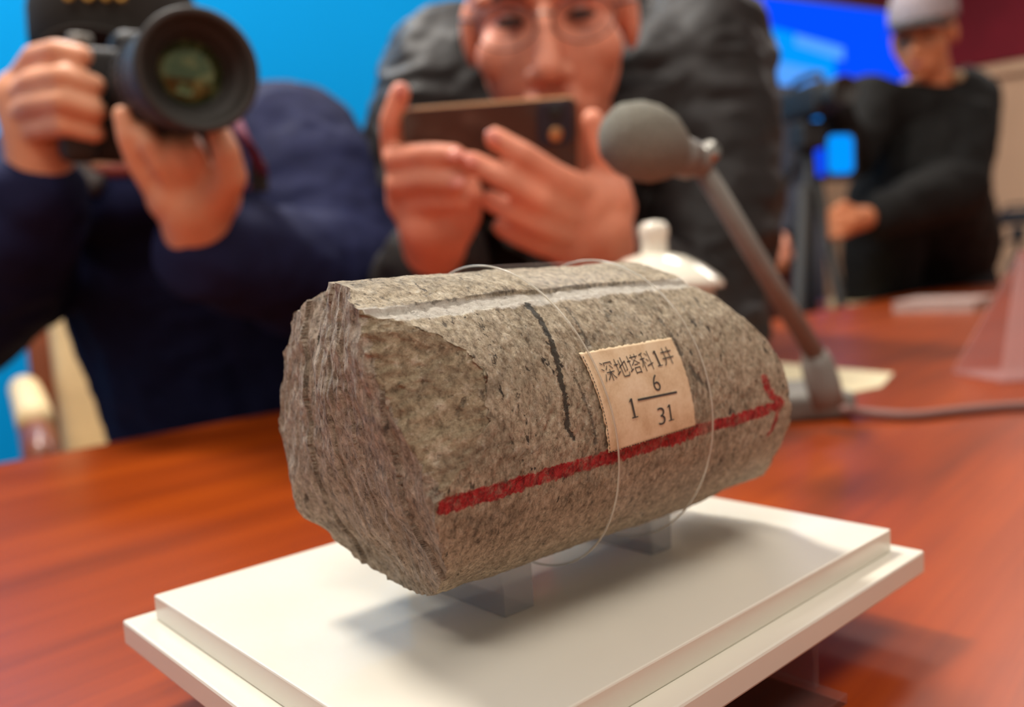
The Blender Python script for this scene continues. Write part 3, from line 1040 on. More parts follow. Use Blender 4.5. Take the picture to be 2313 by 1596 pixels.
# clear acrylic supports
GZ = CAMZ + CW - RR                                     # lowest line of the core
for i, (u0, u1, lab_) in enumerate(((.056, .0665, 'clear acrylic support block under the broken end of the core'),
                                    (.118, .1277, 'clear acrylic support block under the arrow tip half of the core'))):
    b0 = LC + pu * (u0 + u1) / 2 - pn * 0.073
    so = empty('acrylic_support', (b0.x, b0.y, ZP), PA)
    tag(so, lab_, 'support', 'acrylic supports')
    wz = 0.044
    # cradle: block with a concave top that meets the core
    vs = []
    K = 24
    for sx in (-1, 1):
        for k in range(K + 1):
            y = -wz / 2 + wz * k / K
            p = b0 + pu * sx * (u1 - u0) / 2 + pn * y
            yy = (p - RO).dot(an)
            zt = CAMZ + CW - math.sqrt(max(RR ** 2 - yy ** 2, 0)) - 0.0005
            vs.append(Vector((p.x, p.y, min(zt, ZP + 0.02))))
        for k in range(K + 1):
            y = -wz / 2 + wz * k / K
            p = b0 + pu * sx * (u1 - u0) / 2 + pn * y
            vs.append(Vector((p.x, p.y, ZP + 0.0002)))
    bm = bmesh.new()
    bv = [bm.verts.new(v) for v in vs]
    w = K + 1
    for k in range(K):
        bm.faces.new((bv[k], bv[k + 1], bv[w + k + 1], bv[w + k]))
        bm.faces.new((bv[2 * w + k], bv[3 * w + k], bv[3 * w + k + 1], bv[2 * w + k + 1]))
        bm.faces.new((bv[k], bv[2 * w + k], bv[2 * w + k + 1], bv[k + 1]))
        bm.faces.new((bv[w + k], bv[w + k + 1], bv[3 * w + k + 1], bv[3 * w + k]))
    bm.faces.new((bv[0], bv[w], bv[3 * w], bv[2 * w]))
    bm.faces.new((bv[K], bv[2 * w + K], bv[3 * w + K], bv[w + K]))
    bm_obj('cradle_block', bm, M_ACRYL, so)

#@@PART2@@
# ------------------------------------------------------------------ organic bodies
def capsule(bm, a, ra, b, rb, n=20, m=6):
    d = b - a
    ln = d.length
    t = d / ln if ln > 1e-6 else Vector((0, 0, 1))
    u = t.cross(Vector((0, 0, 1)) if abs(t.z) < 0.9 else Vector((1, 0, 0))).normalized()
    v = t.cross(u)
    prof = [(ra * math.sin(math.pi / 2 * i / m), -ra * math.cos(math.pi / 2 * i / m)) for i in range(m + 1)]
    prof += [(rb * math.cos(math.pi / 2 * i / m), ln + rb * math.sin(math.pi / 2 * i / m)) for i in range(m + 1)]
    rings = []
    for r, h in prof:
        c = a + t * h
        if r < 1e-7: rings.append([bm.verts.new(c)])
        else: rings.append([bm.verts.new(c + (u * math.cos(2 * math.pi * k / n) + v * math.sin(2 * math.pi * k / n)) * r) for k in range(n)])
    for p, q in zip(rings, rings[1:]):
        for k in range(n):
            k2 = (k + 1) % n
            if len(p) == 1: bm.faces.new((p[0], q[k2], q[k]))
            elif len(q) == 1: bm.faces.new((p[k], p[k2], q[0]))
            else: bm.faces.new((p[k], p[k2], q[k2], q[k]))


def organic(name, prims, voxel, iters, mat, parent, disp=None, shape=None):
    bm = bmesh.new()
    for pr in prims:
        if pr[0] == 'e':
            _, c, r, rot = pr
            M = Matrix.Translation(Vector(c)) @ (rot.to_4x4() if rot is not None else Matrix.Identity(4)) @ Matrix.Diagonal((r[0], r[1], r[2], 1))
            bmesh.ops.create_icosphere(bm, subdivisions=3, radius=1, matrix=M)
        else:
            _, a, ra, b, rb = pr
            capsule(bm, Vector(a), ra, Vector(b), rb)
    bmesh.ops.recalc_face_normals(bm, faces=bm.faces)
    me = bpy.data.meshes.new('tmp'); bm.to_mesh(me); bm.free()
    to = bpy.data.objects.new('tmp', me); COL.objects.link(to)
    md = to.modifiers.new('r', 'REMESH'); md.mode = 'VOXEL'; md.voxel_size = voxel; md.use_smooth_shade = True
    if iters:
        sm = to.modifiers.new('s', 'SMOOTH'); sm.factor = 0.5; sm.iterations = iters
    bpy.context.view_layer.update()
    out = bpy.data.meshes.new_from_object(to.evaluated_get(bpy.context.evaluated_depsgraph_get()))
    bpy.data.objects.remove(to); bpy.data.meshes.remove(me)
    n = len(out.vertices)
    if disp or shape:
        co = np.empty(n * 3); out.vertices.foreach_get('co', co); co = co.reshape(-1, 3)
        no = np.empty(n * 3); out.vertices.foreach_get('normal', no); no = no.reshape(-1, 3)
        if disp: co = co + no * disp(co)[:, None]
        if shape: co = shape(co)
        out.vertices.foreach_set('co', co.ravel())
        out.update()
    out.name = name
    out.materials.clear(); out.materials.append(mat)
    out.polygons.foreach_set('use_smooth', [True] * len(out.polygons))
    return link(bpy.data.objects.new(name, out), parent)


def chain(*pr):
    """chain((point, radius), ...) -> tapered capsules"""
    return [('c', a, ra, b, rb) for (a, ra), (b, rb) in zip(pr, pr[1:])]


def wrinkles(amp, sc, seed=0.0, stretch=(1, 1, 1)):
    st = np.array(stretch)
    def f(co):
        q = co * sc * st + seed
        r = 1 - np.abs(fbm(q, 3)) * 1.6
        return amp * (0.6 * r + 0.5 * fbm(q * 0.45 + 3, 2))
    return f


def head_frame(center, facing, up=(0, 0, 1)):
    f = Vector(facing).normalized()
    x = Vector(up).cross(f).normalized()
    u = f.cross(x).normalized()
    R = Matrix((x, -f, u)).transposed()
    return Vector(center), R


def head_prims(c, R, k=1.0):
    T = lambda p: c + R @ (Vector(p) * k)
    E = lambda p, r: ('e', T(p), tuple(x * k for x in r), R)
    pr = [E((0, .012, .03), (.076, .095, .088)), E((0, -.02, -.035), (.066, .068, .075)), E((0, -.042, -.075), (.046, .042, .036)),
          E((0, -.074, -.098), (.021, .016, .016)), E((0, -.082, -.072), (.028, .012, .02))]
    for s in (-1, 1):
        pr += [E((s * .044, -.050, -.030), (.023, .022, .024)), E((s * .030, -.077, .019), (.030, .013, .010)),
               E((s * .014, -.096, -.046), (.009, .010, .008)), E((s * .077, .010, -.010), (.009, .017, .030))]
    pr += [('c', T((0, -.085, .004)), .008 * k, T((0, -.106, -.040)), .0125 * k),
           E((0, -.094, -.069), (.024, .009, .006)), E((0, -.092, -.078), (.020, .009, .007)),
           ('c', T((0, .03, -.08)), .054 * k, T((0, .05, -.17)), .058 * k)]
    return pr, T


def sockets(c, R, k=1.0, depth=.007):
    def f(co):
        for s in (-1, 1):
            e = np.array(c + R @ (Vector((s * .031, -.088, .000)) * k))
            back = np.array(R @ Vector((0, 1, 0)))
            d2 = ((co - e) ** 2).sum(1)
            co = co + back[None, :] * (depth * np.exp(-d2 / (.015 * k) ** 2))[:, None]
        return co
    return f


def ellip(name, c, r, R, mat, parent, sub=3):
    bm = bmesh.new()
    M = Matrix.Translation(Vector(c)) @ R.to_4x4() @ Matrix.Diagonal((r[0], r[1], r[2], 1))
    bmesh.ops.create_icosphere(bm, subdivisions=sub, radius=1, matrix=M)
    return bm_obj(name, bm, mat, parent, True)


def face_bits(T, R, k, parent, brow=True):
    for s in (-1, 1):
        ellip('eye', T((s * .031, -.0775, -.001)), (.0125 * k, .006 * k, .0042 * k), R, M_EYE, parent)
        pts = [T((s * .014, -.0905, .018)), T((s * .030, -.0925, .0225)), T((s * .050, -.078, .017))]
        bm = tube_bm(catmull(pts, 5), 0.0032 * k, 8)
        bm_obj('eyebrow', bm, M_HAIR, parent, True)
    ellip('lips', T((0, -.0985, -.0735)), (.021 * k, .006 * k, .0075 * k), R, M_LIP, parent)


def nail(tip, direction, normal, parent, r=0.0065):
    R = frame(direction, Vector(normal).cross(Vector(direction)))
    ellip('fingernail', Vector(tip), (r, r * 0.8, r * 0.3), R, M_NAIL, parent, 2)


def shoes(parent, pts, heading):
    for p in pts:
        R = Matrix.Rotation(heading, 3, 'Z')
        bm = bmesh.new()
        for c, r in (((0, 0, .045), (.042, .055, .045)), ((0, -.11, .032), (.045, .09, .032))):
            M = Matrix.Translation(Vector((p[0], p[1], 0))) @ R.to_4x4() @ Matrix.Translation(c) @ Matrix.Diagonal((r[0], r[1], r[2], 1))
            bmesh.ops.create_icosphere(bm, subdivisions=3, radius=1, matrix=M)
        for v in bm.verts: v.co.z = max(v.co.z, 0.0)
        bm_obj('shoe', bm, M_SHOE, parent, True)


YC = Vector((0, -1, 0))

# ------------------------------------------------------------------ photographer with the big lens
pA = empty('person', (P(430, 700, 1.12).x, 1.16, 0))
tag(pA, 'person in navy jacket and charcoal cap looking through a large camera', 'person')
hcA, hrA = head_frame(P(280, 205, 0.975), (0.22, -1, -0.24))
prA, TA = head_prims(hcA, hrA, 1.03)
shR, shL = P(175, 420, 1.06), P(650, 375, 1.05)            # his right (viewer's left), his left
elR, elL = P(-70, 690, 0.93), P(782, 640, 0.93)
wrR, wrL = P(95, 430, 0.775), P(452, 560, 0.745)
chest = P(430, 560, 1.10); hip = Vector((chest.x, 1.18, 0.60))
nb = P(360, 380, 1.06)
body = prA + chain((nb, .05), (chest, .09), (hip, .10))
body += [('c', nb - Vector((0, 0, .03)), .05, shR, .045), ('c', nb - Vector((0, 0, .03)), .05, shL, .045)]
body += chain((shR, .042), (elR, .034), (wrR, .0255)) + chain((shL, .042), (elL, .034), (wrL, .027))
kneeR, kneeL = Vector((hip.x - .17, 0.86, .42)), Vector((hip.x + .17, 0.90, .42))
ankR, ankL = Vector((hip.x - .16, 1.14, .08)), Vector((hip.x + .17, 1.16, .08))
body += chain((hip, .085), (kneeR, .05), (ankR, .035)) + chain((hip, .085), (kneeL, .05), (ankL, .035))
# his right hand: fist round the camera grip
palmR = P(85, 290, .765)
body += [('c', wrR, .0255, palmR, .029), ('c', palmR, .029, P(62, 225, .765), .027)]
FA = [[(48, 178, .755), (80, 128, .735), (130, 115, .712), (186, 126, .706)],
      [(36, 220, .755), (72, 186, .725), (145, 172, .700), (214, 192, .706)],
      [(38, 264, .755), (72, 238, .725), (145, 228, .698), (218, 250, .706)],
      [(54, 308, .760), (88, 292, .735), (150, 282, .708), (214, 300, .714)]]
for fgr in FA:
    q = [P(*p) for p in fgr]
    body += chain((q[0], .0112), (q[1], .0102), (q[2], .0094), (q[3], .0086))
body += chain((palmR, .016), (P(120, 345, .80), .013), (P(185, 330, .815), .0105))
# his left hand: cradling the lens from below
palmL = P(438, 465, .72)
body += [('c', wrL, .027, palmL, .030), ('c', P(405, 440, .715), .027, P(470, 440, .72), .027)]
FL = [[(362, 445, .705), (312, 372, .690), (288, 312, .680), (277, 258, .680)],
      [(402, 430, .700), (360, 368, .682), (338, 326, .676), (330, 296, .684)],
      [(442, 425, .705), (410, 372, .687), (394, 342, .684), (390, 322, .692)],
      [(474, 425, .712), (455, 376, .697), (442, 344, .692), (436, 322, .698)]]
for fgr in FL:
    q = [P(*p) for p in fgr]
    body += chain((q[0], .0108), (q[1], .0088), (q[2], .0083), (q[3], .0076))
q = [P(*p) for p in [(478, 465, .715), (520, 400, .690), (512, 345, .680), (496, 305, .684)]]
body += chain((q[0], .017), (q[1], .0135), (q[2], .0112), (q[3], .0098))
bA = organic('body', body, 0.0032, 4, M_SKIN, pA, shape=sockets(hcA, hrA, 1.03))
face_bits(TA, hrA, 1.03, bA)
# jacket
jk = [('e', TA((0, -.035, -.108)), (.082, .086, .048), hrA), ('c', nb - Vector((0, 0, .05)), .085, chest, .160), ('c', chest, .155, hip + Vector((.03, 0, .02)), .145),
      ('c', nb - Vector((0, 0, .06)), .08, shR, .088), ('c', nb - Vector((0, 0, .06)), .08, shL, .092),
      ('c', shL, .095, P(700, 460, 1.0), .092), ('c', P(700, 460, 1.0), .092, elL, .074), ('c', elL, .074, P(535, 585, .79), .052),
      ('c', P(535, 585, .79), .052, P(480, 572, .762), .044),
      ('c', shR, .09, elR, .074), ('c', elR, .074, P(50, 500, .80), .052), ('c', P(50, 500, .80), .052, P(82, 452, .785), .043),
      ('c', chest + Vector((-.05, -.01, -.05)), .10, hip + Vector((-.03, 0, 0)), .10), ('c', chest + Vector((.09, -.01, -.05)), .12, hip + Vector((.1, 0, 0)), .12)]
organic('jacket', jk, 0.006, 6, M_NAVY, pA, wrinkles(.010, 13, 2.0))
bm = tube_bm(catmull([P(140, 340, .90), P(160, 375, .885), P(190, 405, .875), P(225, 418, .875)], 6), [.012] * 19, 10)
bm_obj('shirt_collar', bm, simple('grey_cotton', (110, 104, 100), .8), pA, True)
tr = chain((hip, .12), (kneeR, .075), (ankR, .055)) + chain((hip, .12), (kneeL, .075), (ankL, .055))
organic('trousers', tr, 0.010, 4, M_TROUSER, pA)
shoes(pA, [ankR, ankL], 0.0)
# cap
cap_c = TA((0, .010, .050))
capM = lambda p: cap_c + hrA @ Vector(p)
prof = [(.001, .098), (.030, .096), (.058, .084), (.076, .062), (.085, .035), (.088, .005), (.088, -.012), (.085, -.012), (.084, .003), (.080, .033), (.07, .058), (.05, .078), (.001, .092)]
bm = lathe_bm(prof, MT(cap_c, hrA) @ Matrix.Diagonal((1.0, 1.12, 1, 1)), 48)
cap = bm_obj('cap', bm, M_CAP, pA, True)
bm = bmesh.new()                                                     # curved visor, turned up a little
rows = []
NV = 24
for j in range(7):
    row = []
    for i in range(NV + 1):
        a = math.radians(-72 + 144 * i / NV)
        r0 = .088
        ext = .066 * math.cos(a * 0.95) ** 0.8 * j / 6
        x = r0 * math.sin(a) * (1 + 0.08 * j / 6)
        y = -(r0 * 1.12 * math.cos(a) + ext)
        z = -.008 + .050 * math.cos(a) ** 1 * 0.55 - .030 * (x / .09) ** 2 * (1 + j / 12) + .010 * j / 6 - 0.02
        row.append(capM((x, y, z)))
    rows.append(row)
def sheet(bm, rows, off):
    a = [[bm.verts.new(p) for p in r] for r in rows]
    b = [[bm.verts.new(p + off) for p in r] for r in rows]
    m, n = len(rows), len(rows[0])
    for j in range(m - 1):
        for i in range(n - 1):
            bm.faces.new((a[j][i], a[j][i + 1], a[j + 1][i + 1], a[j + 1][i]))
            bm.faces.new((b[j][i], b[j + 1][i], b[j + 1][i + 1], b[j][i + 1]))
    for i in range(n - 1):
        bm.faces.new((a[0][i], b[0][i], b[0][i + 1], a[0][i + 1])); bm.faces.new((a[-1][i], a[-1][i + 1], b[-1][i + 1], b[-1][i]))
    for j in range(m - 1):
        bm.faces.new((a[j][0], a[j + 1][0], b[j + 1][0], b[j][0])); bm.faces.new((a[j][-1], b[j][-1], b[j + 1][-1], a[j + 1][-1]))
    return bm
sheet(bm, rows, hrA @ Vector((0, 0, -.003)))
bm_obj('visor', bm, M_CAP, cap, True)
for i, (x, w_) in enumerate(((-.022, .008), (-.004, .009), (.012, .006), (.026, .009))):       # embroidered letters
    pts = [capM((x - w_ / 2, -.097, .058)), capM((x - w_ / 2, -.1005, .042)), capM((x, -.1015, .036)), capM((x + w_ / 2, -.1005, .042)), capM((x + w_ / 2, -.097, .058))]
    bm = tube_bm(catmull(pts, 5), .0022, 8)
    bm_obj('embroidered_letter', bm, M_GOLD, cap, True)
# hair at the temples under the cap
organic('hair', [('e', TA((0, .035, .035)), (.080, .085, .080), hrA)], 0.006, 2, M_HAIR, pA)

# ---- the photo camera
lf, lb_ = P(450, 158, .605), P(352, 196, .745)                      # lens front centre, mount
axv = (lf - lb_).normalized()
rx = Vector((0, 0, 1)).cross(axv).normalized()                       # to the viewer's right
CR = Matrix((rx, axv.cross(rx), axv)).transposed()
ca = empty('photo_camera', lb_ - Vector((0, 0, .05)))
tag(ca, 'black digital camera with large lens held by the capped photographer', 'camera')
LM = MT(lb_, CR)
Ln = (lf - lb_).length
Rl = .0405
barrel = [(.001, -.02), (.034, -.02), (.034, .03), (.036, .032), (.036, .055), (.0385, .06), (.0385, Ln - .028), (.0405, Ln - .026)]
hood = [(.0385, Ln - .030), (Rl, Ln - .026), (Rl + .0012, Ln - .002), (Rl, Ln), (Rl - .0035, Ln), (Rl - .005, Ln - .003), (Rl - .0065, Ln - .010),
        (.0300, Ln - .016), (.0288, Ln - .0165), (.0275, Ln - .022), (.0225, Ln - .026), (.0205, Ln - .030)]
bb = bm_obj('lens_barrel', lathe_bm(barrel, LM, 64), M_CAMB, ca, True)
bm_obj('lens_hood', lathe_bm(hood, LM, 64), M_RUBBER, ca, True)
for k_ in range(2):
    z0 = .036 + k_ * .034
    bm = bmesh.new()
    for i in range(40):
        a = 2 * math.pi * i / 40
        M = LM @ Matrix.Rotation(a, 4, 'Z') @ Matrix.Translation((.0385, 0, z0 + .008))
        box_bm((.0022, .0032, .016), M, 0, 1, bm)
    bm_obj('grip_ring', bm, M_RUBBER, bb)


def lens_glass():
    m, N, L, b = mat_new('coated_lens_glass')
    tc = N.new('ShaderNodeTexCoord')
    n1 = noise(N, L, tc.outputs['Object'], 60, 3, 0.5, 1.0)
    c = ramp(N, L, n1, [(0.35, (20, 26, 12)), (0.55, (54, 66, 34)), (0.75, (120, 124, 80))])  # green coating and interior reflections put into the mottled base colour
    L.new(c, b.inputs['Base Color'])
    b.inputs['Roughness'].default_value = 0.08
    b.inputs['Specular IOR Level'].default_value = 0.9
    b.inputs['Specular Tint'].default_value = (0.75, 1.0, 0.5, 1)
    b.inputs['Coat Weight'].default_value = 0.4
    return m


gl = [(.0285 * math.sin(t), Ln - .034 + .012 * math.cos(t)) for t in [math.pi / 2 * i / 10 for i in range(11)]]
gl[0] = (0, gl[0][1])
bm_obj('front_glass', lathe_bm(gl, LM, 48), lens_glass(), ca, True)
bodyM = MT(lb_ - axv * .040 - rx * .006 + CR @ Vector((0, -.016, 0)), CR)
cbd = bm_obj('camera_body', box_bm((.128, .094, .046), bodyM, .008, 3), M_CAMB, ca, True)
bm_obj('hand_grip', box_bm((.030, .084, .050), bodyM @ Matrix.Translation((-.054, -.006, .012)), .010, 3), M_RUBBER, ca, True)
bm_obj('prism_hump', box_bm((.055, .030, .046), bodyM @ Matrix.Translation((.006, .048, -.002)), .010, 3), M_CAMB, ca, True)
bm_obj('shutter_dial', lathe_bm([(0, 0), (.010, 0), (.010, .008), (.0085, .010), (0, .010)], bodyM @ Matrix.Translation((-.045, .048, 0)) @ Matrix.Rotation(-math.pi / 2, 4, 'X'), 24), M_MIC, ca, True)
stp = catmull([bodyM @ Vector((.068, .030, 0)), P(545, 300, .76), P(572, 345, .775), P(590, 400, .80), P(570, 430, .86)], 6)
bm = bmesh.new()
rows = [[p + Vector((-.006, 0, .002)) for p in stp], [p + Vector((.006, 0, -.002)) for p in stp]]
sheet(bm, rows, Vector((0, .002, 0)))
bm_obj('neck_strap', bm, M_STRAP, ca, True)
bm_obj('strap_buckle', box_bm((.016, .006, .028), MT(P(585, 398, .797)), .002), M_RUBBER, ca)

# ------------------------------------------------------------------ man with the phone
pB = empty('person', (0.10, 1.62, 0))
tag(pB, 'person in black jacket leaning over the table to photograph with a phone', 'person')
hcB, hrB = head_frame(P(1238, 36, 0.885), (-0.10, -1, -0.30), (-0.03, 0, 1))
prB, TB = head_prims(hcB, hrB, 1.06)
shRb, shLb = P(1020, 175, 1.06), P(1580, 150, 1.05)
elRb, elLb = P(985, 745, .95), P(1590, 745, .93)
wrRb, wrLb = P(985, 590, .755), P(1372, 600, .765)
chB = P(1310, 260, 1.16); hipB = Vector((0.12, 1.58, .88))
nbB = TB((0, .05, -.17))
body = prB + chain((nbB, .055), (chB, .09), (hipB, .11))
body += [('c', nbB, .05, shRb, .048), ('c', nbB, .05, shLb, .048)]
body += chain((shRb, .044), (elRb, .036), (wrRb, .027)) + chain((shLb, .044), (elLb, .036), (wrLb, .028))
aR, aL = Vector((0.0, 1.66, .08)), Vector((.26, 1.70, .08))
kR, kL = Vector((0.02, 1.60, .48)), Vector((.24, 1.64, .48))
body += chain((hipB, .09), (kR, .055), (aR, .036)) + chain((hipB, .09), (kL, .055), (aL, .036))
# his right hand (viewer's left)
pm_ = P(975, 500, .705)
body += [('c', wrRb, .027, pm_, .0285), ('c', P(935, 450, .705), .023, P(1010, 470, .70), .022), ('c', pm_, .028, P(925, 420, .70), .020)]
FB = [[(915, 425, .700), (888, 345, .690), (882, 275, .672), (905, 208, .664)],
      [(905, 400, .695), (893, 358, .676), (960, 348, .654), (1026, 350, .646)],
      [(905, 440, .698), (898, 415, .680), (962, 405, .658), (1030, 412, .650)],
      [(925, 470, .700), (935, 458, .684), (990, 452, .668), (1040, 455, .662)]]
for fgr in FB:
    q = [P(*p) for p in fgr]
    body += chain((q[0], .0112), (q[1], .0100), (q[2], .0090), (q[3], .0082))
q = [P(*p) for p in [(1010, 540, .715), (1050, 490, .70), (1062, 440, .692), (1052, 400, .692)]]
body += chain((q[0], .018), (q[1], .0135), (q[2], .0112), (q[3], .0095))
# his left hand (viewer's right)
pmL = P(1345, 500, .725)
body += [('c', wrLb, .028, pmL, .031), ('c', P(1325, 450, .705), .022, P(1290, 545, .725), .024), ('c', pmL, .030, P(1370, 445, .715), .022)]
FC = [[(1340, 440, .700), (1255, 398, .664), (1180, 348, .648), (1118, 312, .648)],
      [(1305, 492, .705), (1215, 446, .662), (1135, 402, .648), (1066, 366, .650)],
      [(1290, 535, .712), (1215, 505, .678), (1155, 476, .668), (1108, 452, .672)],
      [(1280, 565, .722), (1220, 550, .700), (1172, 530, .690), (1136, 512, .690)]]
for fgr in FC:
    q = [P(*p) for p in fgr]
    body += chain((q[0], .0120), (q[1], .0104), (q[2], .0095), (q[3], .0085))
q = [P(*p) for p in [(1390, 470, .730), (1376, 390, .712), (1354, 325, .700), (1338, 272, .694)]]
body += chain((q[0], .018), (q[1], .0130), (q[2], .0110), (q[3], .0095))
bB = organic('body', body, 0.0032, 4, M_SKIN_B, pB, shape=sockets(hcB, hrB, 1.06, .009))
face_bits(TB, hrB, 1.06, bB)
for (a, b) in (((882, 262, .662), (906, 206, .655)), ((1000, 349, .640), (1028, 349, .637)), ((1005, 409, .645), (1032, 412, .641)),
               ((1135, 322, .640), (1114, 309, .639)), ((1085, 376, .641), (1063, 363, .641))):
    A_, B_ = P(*a), P(*b)
    nail(B_, B_ - A_, (0, -1, .25), bB)
jk = [('c', nbB + Vector((0, .02, -.01)), .085, chB, .17), ('c', chB, .17, hipB, .17),
      ('c', nbB + Vector((0, .02, -.02)), .08, shRb, .085), ('c', nbB + Vector((0, .02, -.02)), .08, shLb, .090),
      ('c', shRb, .085, P(950, 360, 1.02), .068), ('c', P(950, 360, 1.02), .068, elRb, .060), ('c', elRb, .066, P(975, 640, .80), .052), ('c', P(975, 640, .80), .052, P(984, 605, .775), .045),
      ('c', shLb, .092, P(1600, 400, 1.0), .080), ('c', P(1600, 400, 1.0), .080, elLb, .066), ('c', elLb, .068, P(1430, 660, .81), .052), ('c', P(1430, 660, .81), .052, P(1392, 622, .785), .045),
      ('c', P(1500, 300, 1.15), .12, P(1560, 560, 1.28), .12), ('c', P(1120, 300, 1.15), .10, P(1180, 560, 1.28), .11)]
organic('jacket', jk, 0.0055, 5, M_BLACK, pB, wrinkles(.011, 14, 5.0, (0.8, 1, 1.7)))
# turned-up collar
cpts = [TB((.092 * math.cos(a), .045 - .075 * math.sin(a) * .55 - .03, -.125 - .018 * math.sin(a))) for a in [math.radians(-200 + 220 * i / 14) for i in range(15)]]
bm_obj('jacket_collar', tube_bm(catmull(cpts, 4), .019, 12), M_BLACK, pB, True)
organic('trousers', chain((hipB, .13), (kR, .08), (aR, .058)) + chain((hipB, .13), (kL, .08), (aL, .058)), 0.010, 4, M_TROUSER, pB)
shoes(pB, [aR, aL], 0.1)
organic('hair', [('e', TB((0, .025, .055)), (.084, .092, .078), hrB), ('e', TB((0, .045, .01)), (.083, .07, .07), hrB)], 0.005, 3, M_HAIR, pB, wrinkles(.003, 90, 1))
# thin glasses
gg = empty('eyeglasses', TB((0, -.10, -.004)))
tag(gg, 'thin framed eyeglasses worn by the phone photographer', 'glasses')
for s in (-1, 1):
    ring_ = [TB((s * .033 + .026 * math.cos(a), -.1045 + .004 * abs(math.cos(a)), -.004 + .018 * math.sin(a))) for a in [2 * math.pi * i / 32 for i in range(32)]]
    bm_obj('rim', tube_bm(ring_, .0008, 8, closed=True), M_BEZEL, gg, True)
    cen = TB((s * .033, -.1035, -.004))
    bm_obj('lens', lathe_bm([(0, .0006), (.0255, 0), (.0255, -.0012), (0, -.0012)], MT(cen, hrB @ Matrix.Rotation(math.pi / 2, 3, 'X')) @ Matrix.Diagonal((1, .70, 1, 1)), 32), M_FILM, gg, True)
    bm_obj('temple', tube_bm([TB((s * .060, -.100, .004)), TB((s * .078, -.04, .006)), TB((s * .083, .012, .004))], .0014, 8), M_BEZEL, gg, True)
bm_obj('bridge', tube_bm([TB((-.008, -.105, .002)), TB((0, -.109, .005)), TB((.008, -.105, .002))], .0012, 8), M_SILVER, gg, True)

# the phone
tl, tr_ = P(908, 252, .672), P(1296, 222, .705)
px_ = (tr_ - tl).normalized()
pz_ = Vector((0.02, -0.34, 1)); pz_ = (pz_ - px_ * pz_.dot(px_)).normalized()
py_ = px_.cross(pz_)
if py_.y < 0: py_ = -py_
PRm = Matrix((px_, py_, pz_)).transposed()
Lp = (tr_ - tl).length + .004
pcn = (tl + tr_) / 2 - pz_ * .035 + Vector((0, -.006, 0))
ph = empty('smartphone', pcn - pz_ * .035)
tag(ph, 'dark bronze smartphone held sideways in both hands', 'phone')


def rounded_slab(w, h, t, r, M, n=8):
    bm = bmesh.new()
    out = []
    for cxx, cyy, a0 in ((w / 2 - r, h / 2 - r, 0), (-w / 2 + r, h / 2 - r, 90), (-w / 2 + r, -h / 2 + r, 180), (w / 2 - r, -h / 2 + r, 270)):
        for i in range(n + 1):
            a = math.radians(a0 + 90 * i / n)
            out.append((cxx + r * math.cos(a), cyy + r * math.sin(a)))
    e = min(.0012, t * .3)
    lay = []
    for y, ins in ((-t / 2, e), (-t / 2 + e, 0), (t / 2 - e, 0), (t / 2, e)):
        lay.append([bm.verts.new((x * (1 - ins / (w / 2)), y, z * (1 - ins / (h / 2)))) for x, z in out])
    m = len(out)
    for a, b in zip(lay, lay[1:]):
        for i in range(m): bm.faces.new((a[i], a[(i + 1) % m], b[(i + 1) % m], b[i]))
    bm.faces.new(lay[0]); bm.faces.new(lay[-1][::-1])
    bmesh.ops.transform(bm, matrix=M, verts=bm.verts)
    return bm


PM = MT(pcn, PRm)
bm_obj('phone_frame', rounded_slab(Lp, .0725, .0082, .009, PM), M_PHONE_RIM, ph, True)
bm_obj('phone_back', rounded_slab(Lp - .002, .0705, .0016, .0085, PM @ Matrix.Translation((0, -.0038, 0))), M_PHONE, ph)
bm_obj('phone_screen', rounded_slab(Lp - .004, .0685, .0012, .008, PM @ Matrix.Translation((0, .0040, 0))), M_BEZEL, ph)
cm = bm_obj('camera_module', rounded_slab(.030, .034, .0022, .006, PM @ Matrix.Translation((Lp / 2 - .020, -.0052, .0165))), M_BEZEL, ph)
for dz in (.0085, -.0085):
    bm_obj('camera_lens', lathe_bm([(0, .0012), (.0052, .0012), (.0062, 0), (.0062, -.001), (0, -.001)], PM @ Matrix.Translation((Lp / 2 - .020, -.0068, .0165 + dz)) @ Matrix.Rotation(math.pi / 2, 4, 'X'), 24), M_PHONE_RIM if dz < 0 else M_CAMB, cm, True)

# ------------------------------------------------------------------ operator in the background
pCc = P(2060, 400, 2.45)
pC = empty('person', (pCc.x, 2.5, 0))
tag(pC, 'person in black jacket and pale grey cap operating a tripod camera', 'person')
hcC, hrC = head_frame(P(2085, 78, 2.42), (-0.62, -0.72, -0.22))
prC, TC = head_prims(hcC, hrC, 1.0)
nC = TC((0, .05, -.17)); chC = P(2075, 380, 2.5); hipC = Vector((chC.x + .25, 2.86, .88))
sR, sL = P(1960, 240, 2.42), P(2170, 235, 2.52)
eR, eL = P(1930, 350, 2.32), P(2165, 420, 2.36)
hR, hL = P(1862, 222, 2.18), P(1915, 498, 2.14)
wL_ = P(1962, 490, 2.17); wR_ = P(1885, 250, 2.20)
fC = [Vector((hipC.x - .12, 2.90, .08)), Vector((hipC.x + .14, 2.92, .08))]
body = prC + chain((nC, .055), (chC, .09), (hipC, .11)) + chain((nC, .05), (sR, .045), (eR, .036), (wR_, .026), (hR, .030)) + chain((nC, .05), (sL, .045), (eL, .036), (wL_, .028), (hL, .036))
for i in range(4):
    k0 = P(1895, 470 + 20 * i, 2.12); body += chain((P(1915, 480 + 14 * i, 2.13), .013), (k0, .012), (P(1876, 480 + 18 * i, 2.14), .010))
    body += chain((P(1866, 212 + 8 * i, 2.17), .012), (P(1852, 212 + 9 * i, 2.16), .010), (P(1846, 216 + 9 * i, 2.18), .009))
body += chain((P(1930, 480, 2.13), .014), (P(1905, 462, 2.12), .012)) + chain((P(1872, 210, 2.17), .012), (P(1868, 196, 2.16), .010))
